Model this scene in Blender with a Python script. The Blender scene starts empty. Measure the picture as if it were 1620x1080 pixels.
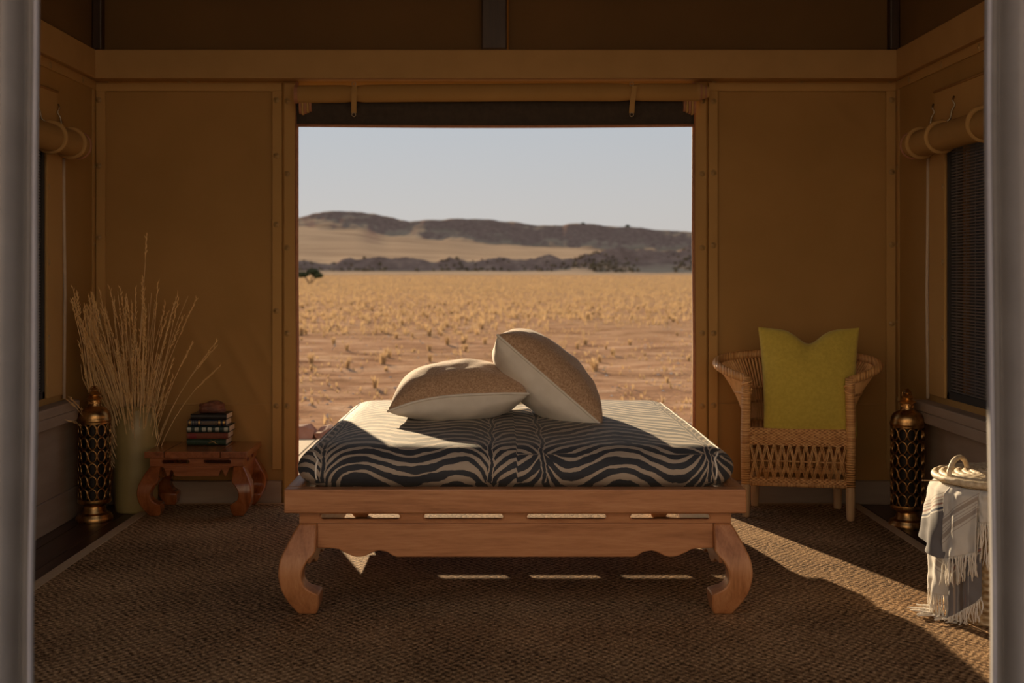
import bpy, bmesh, math, random
import numpy as np
from mathutils import Vector, Matrix, noise as mnoise

R = random.Random(7)
NP = np.random.RandomState(11)
pi = math.pi
sc = bpy.context.scene
COL = sc.collection

# ------------------------------------------------------------------ camera, sky, sun, exposure
FPX, CX, CY, EYE = 1950.0, 785.0, 432.0, 1.2          # focal length and vanishing point in 1620x1080 pixels
cam_d = bpy.data.cameras.new('camera')
cam = bpy.data.objects.new('camera', cam_d); COL.objects.link(cam); sc.camera = cam
cam.location = (0, 0, EYE); cam.rotation_euler = (pi / 2, 0, 0)
cam_d.sensor_width = 36; cam_d.lens = FPX / 1620 * 36
cam_d.shift_x = (810 - CX) / 1620; cam_d.shift_y = -(540 - CY) / 1620
cam_d.clip_start = 0.05; cam_d.clip_end = 8000
cam_d.dof.use_dof = True; cam_d.dof.focus_distance = 4.9; cam_d.dof.aperture_fstop = 3.4

SUN_EL, SUN_AZ = math.radians(15.0), math.radians(17.6)   # the sun stands low beyond the tent, left of the view
sun_dir = Vector((-math.sin(SUN_AZ) * math.cos(SUN_EL), math.cos(SUN_AZ) * math.cos(SUN_EL), math.sin(SUN_EL)))
sd = bpy.data.lights.new('sun', 'SUN'); sun = bpy.data.objects.new('sun', sd); COL.objects.link(sun)
sun.rotation_euler = sun_dir.to_track_quat('Z', 'Y').to_euler(); sun.location = sun_dir * 60
sd.energy = 6.5; sd.color = (1.0, 0.75, 0.46); sd.angle = math.radians(0.6)

world = bpy.data.worlds.new('world'); sc.world = world; world.use_nodes = True
wt = world.node_tree; wt.nodes.clear()
wo = wt.nodes.new('ShaderNodeOutputWorld'); wb = wt.nodes.new('ShaderNodeBackground')
tc = wt.nodes.new('ShaderNodeTexCoord'); sx = wt.nodes.new('ShaderNodeSeparateXYZ')
rp = wt.nodes.new('ShaderNodeValToRGB')
wt.links.new(tc.outputs['Generated'], sx.inputs[0]); wt.links.new(sx.outputs['Z'], rp.inputs[0])
e = rp.color_ramp.elements
e[0].position = 0.0; e[0].color = (0.52, 0.475, 0.435, 1)
e[1].position = 1.0; e[1].color = (0.26, 0.31, 0.38, 1)
for p_, c_ in ((0.05, (0.495, 0.48, 0.465)), (0.12, (0.44, 0.465, 0.495)), (0.35, (0.37, 0.42, 0.48))):
    q = rp.color_ramp.elements.new(p_); q.color = (*c_, 1)
dt = wt.nodes.new('ShaderNodeVectorMath'); dt.operation = 'DOT_PRODUCT'
wt.links.new(tc.outputs['Generated'], dt.inputs[0]); dt.inputs[1].default_value = sun_dir
mr = wt.nodes.new('ShaderNodeMapRange'); mr.inputs['From Min'].default_value = 0.80; mr.inputs['From Max'].default_value = 1.0
mr.inputs['To Min'].default_value = 0.78; mr.inputs['To Max'].default_value = 0.86
wt.links.new(dt.outputs['Value'], mr.inputs['Value'])
wt.links.new(rp.outputs[0], wb.inputs['Color']); wt.links.new(mr.outputs[0], wb.inputs['Strength'])
wt.links.new(wb.outputs[0], wo.inputs[0])

vs = sc.view_settings
vs.view_transform = 'Standard'; vs.look = 'None'; vs.gamma = 1.0; vs.use_curve_mapping = False; vs.exposure = 0.45
sc.display_settings.display_device = 'sRGB'

# ------------------------------------------------------------------ helpers
def at(px, py, Y):
    return Vector(((px - CX) * Y / FPX, Y, EYE - (py - CY) * Y / FPX))

class G:
    """collects shapes for ONE mesh"""
    def __init__(s): s.v = []; s.f = []
    def add(s, v, f):
        n = len(s.v); s.v += [tuple(p) for p in v]; s.f += [tuple(i + n for i in q) for q in f]; return s
    def box(s, x0, x1, y0, y1, z0, z1):
        return s.add([(x0, y0, z0), (x1, y0, z0), (x1, y1, z0), (x0, y1, z0), (x0, y0, z1), (x1, y0, z1), (x1, y1, z1), (x0, y1, z1)],
                     [(0, 3, 2, 1), (4, 5, 6, 7), (0, 1, 5, 4), (1, 2, 6, 5), (2, 3, 7, 6), (3, 0, 4, 7)])
    def loft(s, rings, caps=True, closed=False):
        n = len(rings[0]); v = [p for r in rings for p in r]; f = []
        m = len(rings)
        for i in range(m if closed else m - 1):
            for j in range(n):
                a, b = i * n + j, i * n + (j + 1) % n
                c, d = ((i + 1) % m) * n + (j + 1) % n, ((i + 1) % m) * n + j
                f.append((a, b, c, d))
        if caps and not closed:
            f.append(tuple(range(n - 1, -1, -1))); f.append(tuple((m - 1) * n + j for j in range(n)))
        return s.add(v, f)
    def tube(s, pts, r, n=8, closed=False, flat=1.0):
        pts = [Vector(p) for p in pts]; m = len(pts)
        rr = r if isinstance(r, (list, tuple)) else [r] * m
        rings = []; up = None
        for i, p in enumerate(pts):
            if closed: t = pts[(i + 1) % m] - pts[i - 1]
            else: t = pts[min(i + 1, m - 1)] - pts[max(i - 1, 0)]
            t = t.normalized() if t.length > 1e-9 else Vector((0, 0, 1))
            if up is None:
                up = Vector((0, 0, 1)) if abs(t.z) < .9 else Vector((0, 1, 0))
            a = t.cross(up)
            if a.length < 1e-6: a = t.cross(Vector((1, 0, 0)))
            a.normalize(); b = a.cross(t).normalized(); up = b
            rings.append([p + (a * math.cos(2 * pi * k / n) * flat + b * math.sin(2 * pi * k / n)) * rr[i] for k in range(n)])
        return s.loft(rings, caps=not closed, closed=closed)
    def lathe(s, prof, n=32, c=(0, 0, 0)):
        return s.loft([[(c[0] + r * math.cos(-2 * pi * k / n), c[1] - r * math.sin(-2 * pi * k / n), c[2] + z) for k in range(n)] for r, z in prof])
    def grid(s, fn, nu, nv):
        v = [fn(i / nu, j / nv) for j in range(nv + 1) for i in range(nu + 1)]
        f = [(j * (nu + 1) + i, j * (nu + 1) + i + 1, (j + 1) * (nu + 1) + i + 1, (j + 1) * (nu + 1) + i) for j in range(nv) for i in range(nu)]
        return s.add(v, f)
    def prism(s, poly, fn, d0, d1):
        """poly of 2D points, fn(u, v, d) -> point"""
        n = len(poly); v = [fn(a, b, d0) for a, b in poly] + [fn(a, b, d1) for a, b in poly]
        f = [tuple(range(n)), tuple(range(2 * n - 1, n - 1, -1))] + [(i, i + n, (i + 1) % n + n, (i + 1) % n) for i in range(n)]
        return s.add(v, f)

def fix(me):
    bm = bmesh.new(); bm.from_mesh(me); bmesh.ops.recalc_face_normals(bm, faces=bm.faces); bm.to_mesh(me); bm.free()

def obj(name, g, mat, parent=None, smooth=False, bevel=0, seg=2, sub=0, solid=0, kind=None, recalc=True, angle=None, loc=None):
    if isinstance(g, bpy.types.Mesh): me = g
    else:
        me = bpy.data.meshes.new(name); me.from_pydata(g.v, [], g.f); me.update()
        if recalc: fix(me)
        if mat: me.materials.append(mat)
        if smooth: me.polygons.foreach_set('use_smooth', [True] * len(me.polygons))
        if smooth and angle: me.set_sharp_from_angle(angle=math.radians(angle))
    o = bpy.data.objects.new(name, me); COL.objects.link(o)
    if parent: o.parent = parent
    if loc is not None: o.location = loc
    if solid:
        m = o.modifiers.new('solid', 'SOLIDIFY'); m.thickness = solid; m.offset = 0
    if bevel:
        m = o.modifiers.new('bevel', 'BEVEL'); m.width = bevel; m.segments = seg; m.limit_method = 'ANGLE'; m.angle_limit = math.radians(35)
    if sub:
        m = o.modifiers.new('sub', 'SUBSURF'); m.levels = sub; m.render_levels = sub
    if kind: o['kind'] = kind
    return o

def tag(o, label, cat, group=None, kind=None):
    o['label'] = label; o['category'] = cat
    if group: o['group'] = group
    if kind: o['kind'] = kind
    return o

def thing(name, label, cat, loc=(0, 0, 0), rz=0, group=None):
    o = bpy.data.objects.new(name, None); COL.objects.link(o); o.empty_display_size = .05
    o.location = loc; o.rotation_euler = (0, 0, rz)
    return tag(o, label, cat, group)

def struct(name, g, mat, label=None, **k):
    o = obj(name, g, mat, kind='structure', **k)
    if label: o['label'] = label
    return o

def copy_tree(o, parent=None):
    c = o.copy(); COL.objects.link(c); c.parent = parent
    for ch in [x for x in o.children]: copy_tree(ch, c)
    return c

def noise3(x, y, z=0.0): return mnoise.noise(Vector((x, y, z)))

# ------------------------------------------------------------------ materials
def mat_base(name):
    m = bpy.data.materials.new(name); m.use_nodes = True
    nt = m.node_tree; return m, nt, nt.nodes['Principled BSDF']

def N(nt, t, **kw):
    n = nt.nodes.new(t)
    for k, v in kw.items(): setattr(n, k, v)
    return n

def ramp(nt, fac, stops):
    r = N(nt, 'ShaderNodeValToRGB'); el = r.color_ramp.elements
    while len(el) < len(stops): el.new(.5)
    for q, (p, c) in zip(el, stops): q.position = p; q.color = (*c, 1)
    nt.links.new(fac, r.inputs[0]); return r

def coords(nt, stretch=(1, 1, 1), rot=(0, 0, 0), kind='Object'):
    t = N(nt, 'ShaderNodeTexCoord'); mp = N(nt, 'ShaderNodeMapping')
    mp.inputs['Scale'].default_value = stretch; mp.inputs['Rotation'].default_value = rot
    nt.links.new(t.outputs[kind], mp.inputs[0]); return mp.outputs[0]

def noisetex(nt, co, scale, detail=4, rough=.55, dist=0):
    n = N(nt, 'ShaderNodeTexNoise'); n.inputs['Scale'].default_value = scale; n.inputs['Detail'].default_value = detail
    n.inputs['Roughness'].default_value = rough; n.inputs['Distortion'].default_value = dist
    nt.links.new(co, n.inputs['Vector']); return n.outputs['Fac']

def math_(nt, op, a, b=None, c=None):
    n = N(nt, 'ShaderNodeMath', operation=op)
    for i, x in enumerate((a, b, c)):
        if x is None: continue
        if isinstance(x, (int, float)): n.inputs[i].default_value = x
        else: nt.links.new(x, n.inputs[i])
    return n.outputs[0]

def bump(nt, bs, h, strength=.4, dist=.004):
    b = N(nt, 'ShaderNodeBump'); b.inputs['Strength'].default_value = strength; b.inputs['Distance'].default_value = dist
    nt.links.new(h, b.inputs['Height']); nt.links.new(b.outputs[0], bs.inputs['Normal']); return b

def mat(name, c1, c2=None, scale=8, stretch=(1, 1, 1), rough=.6, metal=0, bmp=0, bscale=60, bdist=.002, spec=.5, sheen=0, dist=0, detail=4, lo=.35, hi=.65, coat=0):
    m, nt, bs = mat_base(name)
    bs.inputs['Roughness'].default_value = rough; bs.inputs['Metallic'].default_value = metal
    bs.inputs['Specular IOR Level'].default_value = spec; bs.inputs['Sheen Weight'].default_value = sheen
    bs.inputs['Coat Weight'].default_value = coat
    co = coords(nt, stretch)
    if c2:
        nt.links.new(ramp(nt, noisetex(nt, co, scale, detail, .55, dist), [(lo, c1), (hi, c2)]).outputs[0], bs.inputs['Base Color'])
    else: bs.inputs['Base Color'].default_value = (*c1, 1)
    if bmp: bump(nt, bs, noisetex(nt, co, bscale, 3), bmp, bdist)
    return m

def wood(name, dark, mid, light, axis, rough=.42, coat=.0, scale=3.0):
    m, nt, bs = mat_base(name)
    st = {'x': (.55, 6, 6), 'y': (6, .55, 6), 'z': (6, 6, .55)}[axis]
    co = coords(nt, st)
    a = noisetex(nt, co, scale, 6, .62, 1.1); b = noisetex(nt, co, scale * 9, 4, .6, .2)
    mix = math_(nt, 'ADD', math_(nt, 'MULTIPLY', a, .72), math_(nt, 'MULTIPLY', b, .28))
    nt.links.new(ramp(nt, mix, [(.32, dark), (.5, mid), (.68, light)]).outputs[0], bs.inputs['Base Color'])
    bs.inputs['Roughness'].default_value = rough; bs.inputs['Coat Weight'].default_value = coat; bs.inputs['Coat Roughness'].default_value = .2
    bump(nt, bs, mix, .25, .003); return m

def translucent(nt, bs, fac, col=None):
    t = N(nt, 'ShaderNodeBsdfTranslucent'); mx = N(nt, 'ShaderNodeMixShader'); mx.inputs[0].default_value = fac
    src = bs.inputs['Base Color']
    if col: t.inputs[0].default_value = (*col, 1)
    elif src.is_linked: nt.links.new(src.links[0].from_socket, t.inputs[0])
    else: t.inputs[0].default_value = src.default_value
    out = nt.nodes['Material Output']
    nt.links.new(bs.outputs[0], mx.inputs[1]); nt.links.new(t.outputs[0], mx.inputs[2]); nt.links.new(mx.outputs[0], out.inputs[0])

def canvas(name, c1, c2, trans=0.0):
    m, nt, bs = mat_base(name)
    co = coords(nt)
    nt.links.new(ramp(nt, noisetex(nt, co, 2.2, 5), [(.3, c1), (.7, c2)]).outputs[0], bs.inputs['Base Color'])
    bs.inputs['Roughness'].default_value = .8; bs.inputs['Specular IOR Level'].default_value = .25
    w = N(nt, 'ShaderNodeTexChecker'); w.inputs['Scale'].default_value = 500; nt.links.new(co, w.inputs[0])
    bump(nt, bs, math_(nt, 'ADD', math_(nt, 'MULTIPLY', w.outputs['Fac'], .1), noisetex(nt, co, 18, 3)), .12, .01)
    if trans: translucent(nt, bs, trans)
    return m

MT = {}
MT['canvas'] = canvas('canvas', (.405, .240, .082), (.46, .278, .10), .22)
MT['canvas_shaded'] = canvas('canvas_roof_shaded', (.17, .095, .036), (.20, .112, .043), .12)  # darker canvas copy; shade under the roof is put into its colour
MT['hem'] = canvas('canvas_hem', (.41, .245, .088), (.455, .275, .10))
MT['piping'] = mat('piping_brown', (.34, .15, .08), (.4, .19, .1), 40, rough=.7)
MT['beam'] = mat('beam_fabric', (.40, .235, .082), (.435, .26, .095), 6, rough=.75, bmp=.15, bscale=40)
MT['board'] = mat('grey_brown_board', (.26, .19, .14), (.31, .235, .175), 3, stretch=(1, 1, 6), rough=.6)
MT['pole'] = wood('pole_wood', (.03, .016, .01), (.05, .027, .016), (.07, .04, .022), 'z', .5)
MT['rivet'] = mat('rivet', (.34, .215, .08), None, rough=.5)
MT['pale_edge'] = mat('pale_edge', (.46, .36, .27), (.5, .4, .3), 20, rough=.8)
MT['steel'] = mat('steel', (.36, .30, .22), None, rough=.4, metal=1)
MT['planks'] = wood('floor_planks', (.030, .013, .009), (.05, .022, .014), (.085, .04, .024), 'y', .33)
MT['deck'] = wood('deck_planks', (.20, .13, .07), (.28, .19, .11), (.35, .25, .155), 'y', .85)
for ax in 'xyz':
    MT['teak_' + ax] = wood('teak_' + ax, (.27, .100, .034), (.44, .185, .072), (.55, .265, .12), ax, .42, .1)
    MT['mahog_' + ax] = wood('mahogany_' + ax, (.17, .045, .011), (.30, .09, .024), (.40, .14, .042), ax, .25, .5)

def sisal():
    m, nt, bs = mat_base('sisal')
    co = coords(nt)
    d = N(nt, 'ShaderNodeTexNoise'); d.inputs['Scale'].default_value = 9; d.inputs['Detail'].default_value = 4; nt.links.new(co, d.inputs['Vector'])
    ad = N(nt, 'ShaderNodeVectorMath', operation='MULTIPLY_ADD'); nt.links.new(d.outputs['Color'], ad.inputs[0]); ad.inputs[1].default_value = (.05, .05, 0); nt.links.new(co, ad.inputs[2])
    s = N(nt, 'ShaderNodeSeparateXYZ'); nt.links.new(ad.outputs[0], s.inputs[0])
    k = 2 * pi / .034
    sxn = math_(nt, 'SINE', math_(nt, 'MULTIPLY', s.outputs['X'], k))
    syn = math_(nt, 'SINE', math_(nt, 'MULTIPLY', s.outputs['Y'], k * .8))
    wv = math_(nt, 'MULTIPLY', sxn, syn)
    vo = N(nt, 'ShaderNodeTexVoronoi'); vo.inputs['Scale'].default_value = 95; nt.links.new(co, vo.inputs['Vector'])
    fib = noisetex(nt, coords(nt, (1, .35, 1)), 230, 4, .7)
    h = math_(nt, 'ADD', math_(nt, 'MULTIPLY', wv, .22), math_(nt, 'ADD', math_(nt, 'MULTIPLY', fib, 1.0), math_(nt, 'MULTIPLY', vo.outputs['Distance'], -.6)))
    big = noisetex(nt, co, 1.6, 3)
    t = math_(nt, 'ADD', math_(nt, 'MULTIPLY', h, .5), math_(nt, 'MULTIPLY', big, .35))
    nt.links.new(ramp(nt, t, [(.10, (.07, .036, .016)), (.32, (.40, .24, .12)), (.52, (.84, .56, .31))]).outputs[0], bs.inputs['Base Color'])
    bs.inputs['Roughness'].default_value = .75; bs.inputs['Specular IOR Level'].default_value = .04
    bump(nt, bs, h, 1.0, .006); return m
MT['sisal'] = sisal()
MT['rug_border'] = mat('rug_border', (.44, .30, .17), (.50, .35, .21), 90, rough=.8, bmp=.3, bscale=400)
MT['brass'] = mat('antique_brass', (.20, .10, .035), (.66, .39, .15), 26, rough=.33, metal=1, bmp=.15, bscale=60)
MT['dark_hollow'] = mat('lantern_hollow', (.02, .014, .01), None, rough=.5, metal=.6)
MT['olive'] = mat('olive_glaze', (.30, .225, .085), (.35, .265, .105), 5, rough=.42, bmp=.05, bscale=12, coat=.1)
MT['straw'] = mat('dried_grass', (.70, .49, .23), (.84, .62, .33), 9, rough=.75)
MT['seed'] = mat('seed_heads', (.70, .44, .17), (.82, .56, .25), 30, rough=.8)
MT['linen'] = mat('brown_linen', (.34, .195, .105), (.58, .39, .245), 150, stretch=(1, 1.0, 1.0), rough=.85, bmp=.5, bscale=240, bdist=.003, sheen=.3)
MT['cream'] = mat('cream_cotton', (.74, .68, .59), (.82, .76, .67), 12, rough=.85, bmp=.25, bscale=26, bdist=.006, sheen=.2)
MT['green'] = mat('chartreuse_wool', (.52, .40, .058), (.60, .47, .075), 60, rough=.9, bmp=.35, bscale=220, bdist=.003, sheen=.3)
MT['curtain'] = mat('grey_curtain', (.225, .205, .195), (.255, .235, .225), 8, rough=.85, bmp=.2, bscale=120)
MT['curtain_hem'] = mat('pale_hem', (.30, .29, .32), (.34, .33, .36), 8, rough=.85)
MT['mesh'] = mat('dark_mesh', (.035, .026, .02), (.05, .037, .028), 30, rough=.85)
MT['wire'] = mat('screen_wire', (.10, .09, .09), (.13, .11, .095), 5, rough=.6)
MT['screen_back'] = mat('screen_back', (.03, .026, .024), None, rough=.9)
MT['cane'] = mat('cane', (.66, .34, .12), (.90, .55, .24), 24, stretch=(1, 1, .25), rough=.5)
MT['pale_wood'] = wood('pale_wood', (.42, .25, .12), (.55, .35, .18), (.62, .42, .24), 'z', .5)

def wrapped(name, axis_attr=2, freq=150):
    m, nt, bs = mat_base(name)
    co = coords(nt); s = N(nt, 'ShaderNodeSeparateXYZ'); nt.links.new(co, s.inputs[0])
    n = noisetex(nt, co, 22, 3)
    w = math_(nt, 'SINE', math_(nt, 'ADD', math_(nt, 'MULTIPLY', s.outputs[axis_attr], 2 * pi * freq), math_(nt, 'MULTIPLY', n, 3)))
    n2 = noisetex(nt, coords(nt, (1, 1, 30) if axis_attr == 2 else (30, 1, 1)), 3, 2)
    nt.links.new(ramp(nt, math_(nt, 'ADD', n2, math_(nt, 'MULTIPLY', w, .08)), [(.3, (.48, .225, .075)), (.55, (.70, .385, .15)), (.75, (.82, .50, .22))]).outputs[0], bs.inputs['Base Color'])
    bs.inputs['Roughness'].default_value = .45
    bump(nt, bs, w, .5, .002); return m
MT['wrap'] = wrapped('wrapped_cane', 2, 85)
MT['wrap_x'] = wrapped('wrapped_rim', 0, 70)

def weave(name, kx, kz, ax='X', c=((.40, .17, .055), (.76, .39, .145), (.88, .54, .24))):
    m, nt, bs = mat_base(name)
    co = coords(nt); s = N(nt, 'ShaderNodeSeparateXYZ'); nt.links.new(co, s.inputs[0])
    a = math_(nt, 'SINE', math_(nt, 'MULTIPLY', s.outputs[ax], kx))
    b = math_(nt, 'SINE', math_(nt, 'MULTIPLY', s.outputs['Z'], kz))
    w = math_(nt, 'MULTIPLY', a, b)
    t = math_(nt, 'ADD', math_(nt, 'MULTIPLY', w, .25), noisetex(nt, co, 60, 3))
    nt.links.new(ramp(nt, t, [(.25, c[0]), (.5, c[1]), (.75, c[2])]).outputs[0], bs.inputs['Base Color'])
    bs.inputs['Roughness'].default_value = .55
    bump(nt, bs, w, .8, .004); return m
MT['weave'] = weave('seat_weave', 2 * pi / .024, 2 * pi / .014)
MT['basket'] = weave('basket_weave', 2 * pi / .05, 2 * pi / .024, 'X', ((.36, .22, .10), (.58, .42, .24), (.70, .55, .35)))
MT['coil'] = mat('coil_straw', (.55, .42, .26), (.74, .62, .44), 60, rough=.6, bmp=.4, bscale=120)

# ================================================================== STRUCTURE
XL, XR, YB, YF = -2.087, 2.084, 6.41, 2.70
OX0, OX1, OZ = -1.035, 1.026, 1.99      # rear opening
BEAM0, BEAM1 = 2.197, 2.345
EAVE = 2.80

# floor
g = G().box(XL - .1, XR + .1, YF - .1, YB + .04, -.12, -.022)
floor = struct('floor', g, MT['planks'])
w = .139; k = 0; x = XL - .05
plank_me = None
while x < XR + .05:
    g = G().box(x + .002, min(x + w, XR + .09) - .002, YF - .1, YB + .035, -.0219, 0)
    obj('plank', g, MT['planks'], floor, bevel=.002, seg=1); x += w
# deck beyond the opening, and in front of the tent
def deck(name, x0, x1, y0, y1, w=.145):
    d = struct(name, G().box(x0, x1, y0, y1, -.16, -.032), MT['deck'])
    x = x0
    while x < x1 - .02:
        obj('plank', G().box(x + .003, min(x + w, x1) - .003, y0, y1, -.0319, -.004), MT['deck'], d, bevel=.003, seg=1); x += w
    return d
deck('rear_deck', -2.9, 2.9, YB + .05, 8.95)
deck('front_deck', -2.9, 2.9, -2.2, YF - .11)

# back wall: canvas panels, jambs, top strip
def canvas_panel(fn, nu=40, nv=48): return G().grid(fn, nu, nv)
def wrinkle(x, z, seed, amp=.006):
    d = noise3(x * 1.5 + seed, z * .9, 0) * amp * 1.2 + noise3((x - z * .7) * 4 + seed, (x + z) * .8, 3) * amp * .8
    return d
wall_back = struct('wall_back', G().box(XL - .06, OX0 - .07, YB + .02, YB + .05, 0, EAVE).box(OX1 + .07, XR + .06, YB + .02, YB + .05, 0, EAVE)
                   .box(OX0 - .07, OX1 + .07, YB + .02, YB + .05, 2.16, EAVE), MT['canvas'])
def back_panel(x0, x1, seed, side):
    def fn(u, v):
        x = x0 + (x1 - x0) * u; z = .10 + (2.19 - .10) * v
        edge = min(u, 1 - u, v, 1 - v); k = min(1, edge / .08)
        d = wrinkle(x, z, seed) * k
        # tension folds running down from the fixings
        if side > 0:
            t = (x - x0) - .55 - (2.17 - z) * 1.05
            d += .010 * math.exp(-(t / .045) ** 2) * max(0, 1 - (2.17 - z) / .5) * k
        else:
            for q in (.0, .16, .31, .47):
                t = (x - x0) - (.50 + q) - (.9 - z) * .55
                if z < 1.0: d += .007 * math.exp(-(t / .028) ** 2) * min(1, (1.0 - z) / .25) * k
        return (x, YB + .012 - d, z)
    return obj('canvas_panel', canvas_panel(fn, 90, 110), MT['canvas'], wall_back, smooth=True, recalc=False)
LP1 = at(446, 0, YB).x; RP0 = at(1121, 0, YB).x
back_panel(XL + .005, LP1, 1.0, -1); back_panel(RP0, XR - .005, 7.0, 1)
def rivet_mesh():
    g = G().lathe([(.0, .0045), (.006, .004), (.0065, .0015), (.013, .0015), (.0155, .0), (.0155, -.002)][::-1], 14)
    me = bpy.data.meshes.new('rivet'); me.from_pydata(g.v, [], g.f); me.materials.append(MT['rivet'])
    fix(me); me.polygons.foreach_set('use_smooth', [True] * len(me.polygons)); return me
RIV = rivet_mesh()
def rivet(p, n, parent):
    o = obj('rivet', RIV, None, parent); o.location = p
    o.rotation_euler = Vector(n).to_track_quat('Z', 'Y').to_euler(); return o
def strip(x0, x1, y0, y1, z0, z1, parent, m='hem', name='hem', bevel=.003):
    return obj(name, G().box(x0, x1, y0, y1, z0, z1), MT[m], parent, bevel=bevel)
ZT = 2.19
# hems along the panel edges
for (a, b) in ((XL + .006, at(446, 0, YB).x), (RP0, XR - .006)):
    strip(a, a + .048, YB - .004, YB + .010, .18, ZT, wall_back)
    strip(b - .050, b, YB - .004, YB + .010, .18, ZT, wall_back)
    strip(a, b, YB - .007, YB + .010, ZT - .045, ZT, wall_back)
    strip(a + .05, b - .05, YB + .001, YB + .008, .515, .520, wall_back, name='seam', bevel=.001)
for px, ys in ((437, (158, 246, 355, 492, 642)), (1129, (160, 273, 388, 527, 641)), (156, (158, 262, 375, 500)), (1411, (158, 272, 387, 512))):
    for py in ys:
        p = at(px, py, YB - .004); rivet((p.x, YB - .0045, p.z), (0, -1, 0), wall_back)
for px in (170, 300, 1130, 1268, 1408):
    p = at(px, 127, YB); rivet((p.x, YB - .0075, p.z), (0, -1, 0), wall_back)
# jambs of the opening
for (x0, x1, sgn) in ((at(449, 0, YB).x, OX0, -1), (OX1, at(1118, 0, YB).x, 1)):
    j = obj('door_jamb', G().box(x0, x1, YB - .012, YB + .055, 0, ZT), MT['hem'], wall_back, bevel=.006)
    ex = OX0 if sgn < 0 else OX1
    obj('piping', G().tube([(ex, YB - .008, .0), (ex + .003, YB - .008, .8), (ex - .002, YB - .008, 1.4), (ex, YB - .008, ZT)], .009, 8), MT['piping'], j, smooth=True)
    for py in (160, 275, 392, 527, 642):
        rivet((x0 + .02 if sgn < 0 else x1 - .025, YB - .0125, at(0, py, YB).z), (0, -1, 0), j)
# baseboards
struct('baseboard_back', G().box(XL, LP1, YB - .018, YB + .02, 0, .122), MT['board'], bevel=.004)
struct('baseboard_back.001', G().box(RP0, XR, YB - .018, YB + .02, 0, .122), MT['board'], bevel=.004)

# side walls with window openings
WY0, WY1, WZ0, WZ1 = 4.25, 5.70, .62, 1.80
def side_wall(name, s, X):
    """s = +1 right, -1 left; X is the inner face"""
    o = X + s * .03
    a, b = min(X, o), max(X, o)
    W = struct(name, G().box(a, b, WY1, YB + .02, 0, EAVE).box(a, b, YF, WY0, 0, EAVE)
               .box(a, b, WY0, WY1, 0, WZ0).box(a, b, WY0, WY1, WZ1, EAVE), MT['canvas'])
    # hems, valance above the window, rivets
    def bx(nm, d0, d1, y0, y1, z0, z1, m='hem', bev=.003, parent=W):
        p, q = X - s * d0, X - s * d1
        return obj(nm, G().box(min(p, q), max(p, q), y0, y1, z0, z1), MT[m], parent, bevel=bev)
    bx('hem', 0, .008, YF, YB - .004, 2.15, 2.197)
    bx('hem', 0, .008, YB - .05, YB - .012, .18, 2.15)
    bx('skirting_seam', 0, .005, YF, YB - .03, .55, .556)
    for i in range(7): rivet((X - s * .0085, 6.2 - i * .45, 2.172), (-s, 0, 0), W)
    for z in (.55, .95, 1.35, 1.75, 2.05): rivet((X - s * .0085, YB - .03, z), (-s, 0, 0), W)
    # frame strips beside the mesh
    bx('window_frame', 0, .012, WY1, WY1 + .20, WZ0, WZ1 + .1, 'hem')
    bx('window_frame', 0, .012, WY0 - .16, WY0, WZ0, WZ1 + .1, 'hem')
    g = G().tube([(X - s * .016, WY1 + .205, WZ0 - .02), (X - s * .018, WY1 + .212, 1.1), (X - s * .016, WY1 + .205, 1.5), (X - s * .016, WY1 + .2, 1.80)], .008, 8)
    obj('pale_edging', g, MT['pale_edge'], W, smooth=True)
    for z in (.9, 1.25, 1.6): rivet((X - s * .0125, WY1 + .02, z), (-s, 0, 0), W)
    # sill
    bx('window_sill', -.03, .075, WY0 - .2, WY1 + .26, WZ0 - .075, WZ0 - .03, 'board', .006)
    bx('window_sill_lip', .03, .072, WY0 - .18, WY1 + .24, WZ0 - .125, WZ0 - .075, 'board', .004)
    # lower lining board
    bx('lining_board', 0, .010, YF, YB - .02, .15, WZ0 - .125, 'board', .002)
    win = struct('window_1' if s < 0 else 'window_2', G().box(min(X, o), max(X, o), WY0, WY1, WZ0, WZ0 + .035).box(min(X, o), max(X, o), WY0, WY1, WZ1 - .03, WZ1)
                 .box(min(X, o), max(X, o), WY1 - .03, WY1, WZ0, WZ1).box(min(X, o), max(X, o), WY0, WY0 + .03, WZ0, WZ1), MT['screen_back'], bevel=.003)
    g = G(); z = WZ0 + .04; xm = X + s * .012
    while z < WZ1 - .03:
        g.tube([(xm, WY0 + .03, z), (xm, WY1 - .03, z)], .0038, 5); z += .0137
    obj('screen_wires', g, MT['wire'], win, kind='stuff')
    g = G(); y = WY0 + .05
    while y < WY1 - .03:
        g.tube([(xm + s * .003, y, WZ0 + .035), (xm + s * .003, y, WZ1 - .03)], .0022, 4); y += .11
    obj('upright_wires', g, MT['wire'], win, kind='stuff')
    bb = struct('baseboard_left' if s < 0 else 'baseboard_right', G().box(min(X, X - s * .02), max(X, X - s * .02), YF, YB - .018, 0, .15), MT['board'], bevel=.004)
    return W
wl = side_wall('wall_left', -1, XL); wr = side_wall('wall_right', 1, XR)

# front wall around the entrance the camera looks through
FO = 1.95  # entrance opened wide past the curtains to let more light in
struct('wall_front', G().box(XL - .03, -FO, YF - .03, YF, 0, EAVE).box(FO, XR + .03, YF - .03, YF, 0, EAVE).box(-FO, FO, YF - .03, YF, 2.55, EAVE), MT['canvas'])

# beams
struct('trim_1', G().box(XL, XR, YB - .10, YB + .01, BEAM0, BEAM1), MT['beam'], 'fabric-covered beam above the opening', bevel=.006)
struct('trim_2', G().box(XL, XL + .036, YF, YB - .10, BEAM0, BEAM1), MT['beam'], 'fabric-covered beam on the left wall', bevel=.005)
struct('trim_3', G().box(XR - .036, XR, YF, YB - .10, BEAM0, BEAM1), MT['beam'], 'fabric-covered beam on the right wall', bevel=.005)
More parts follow.
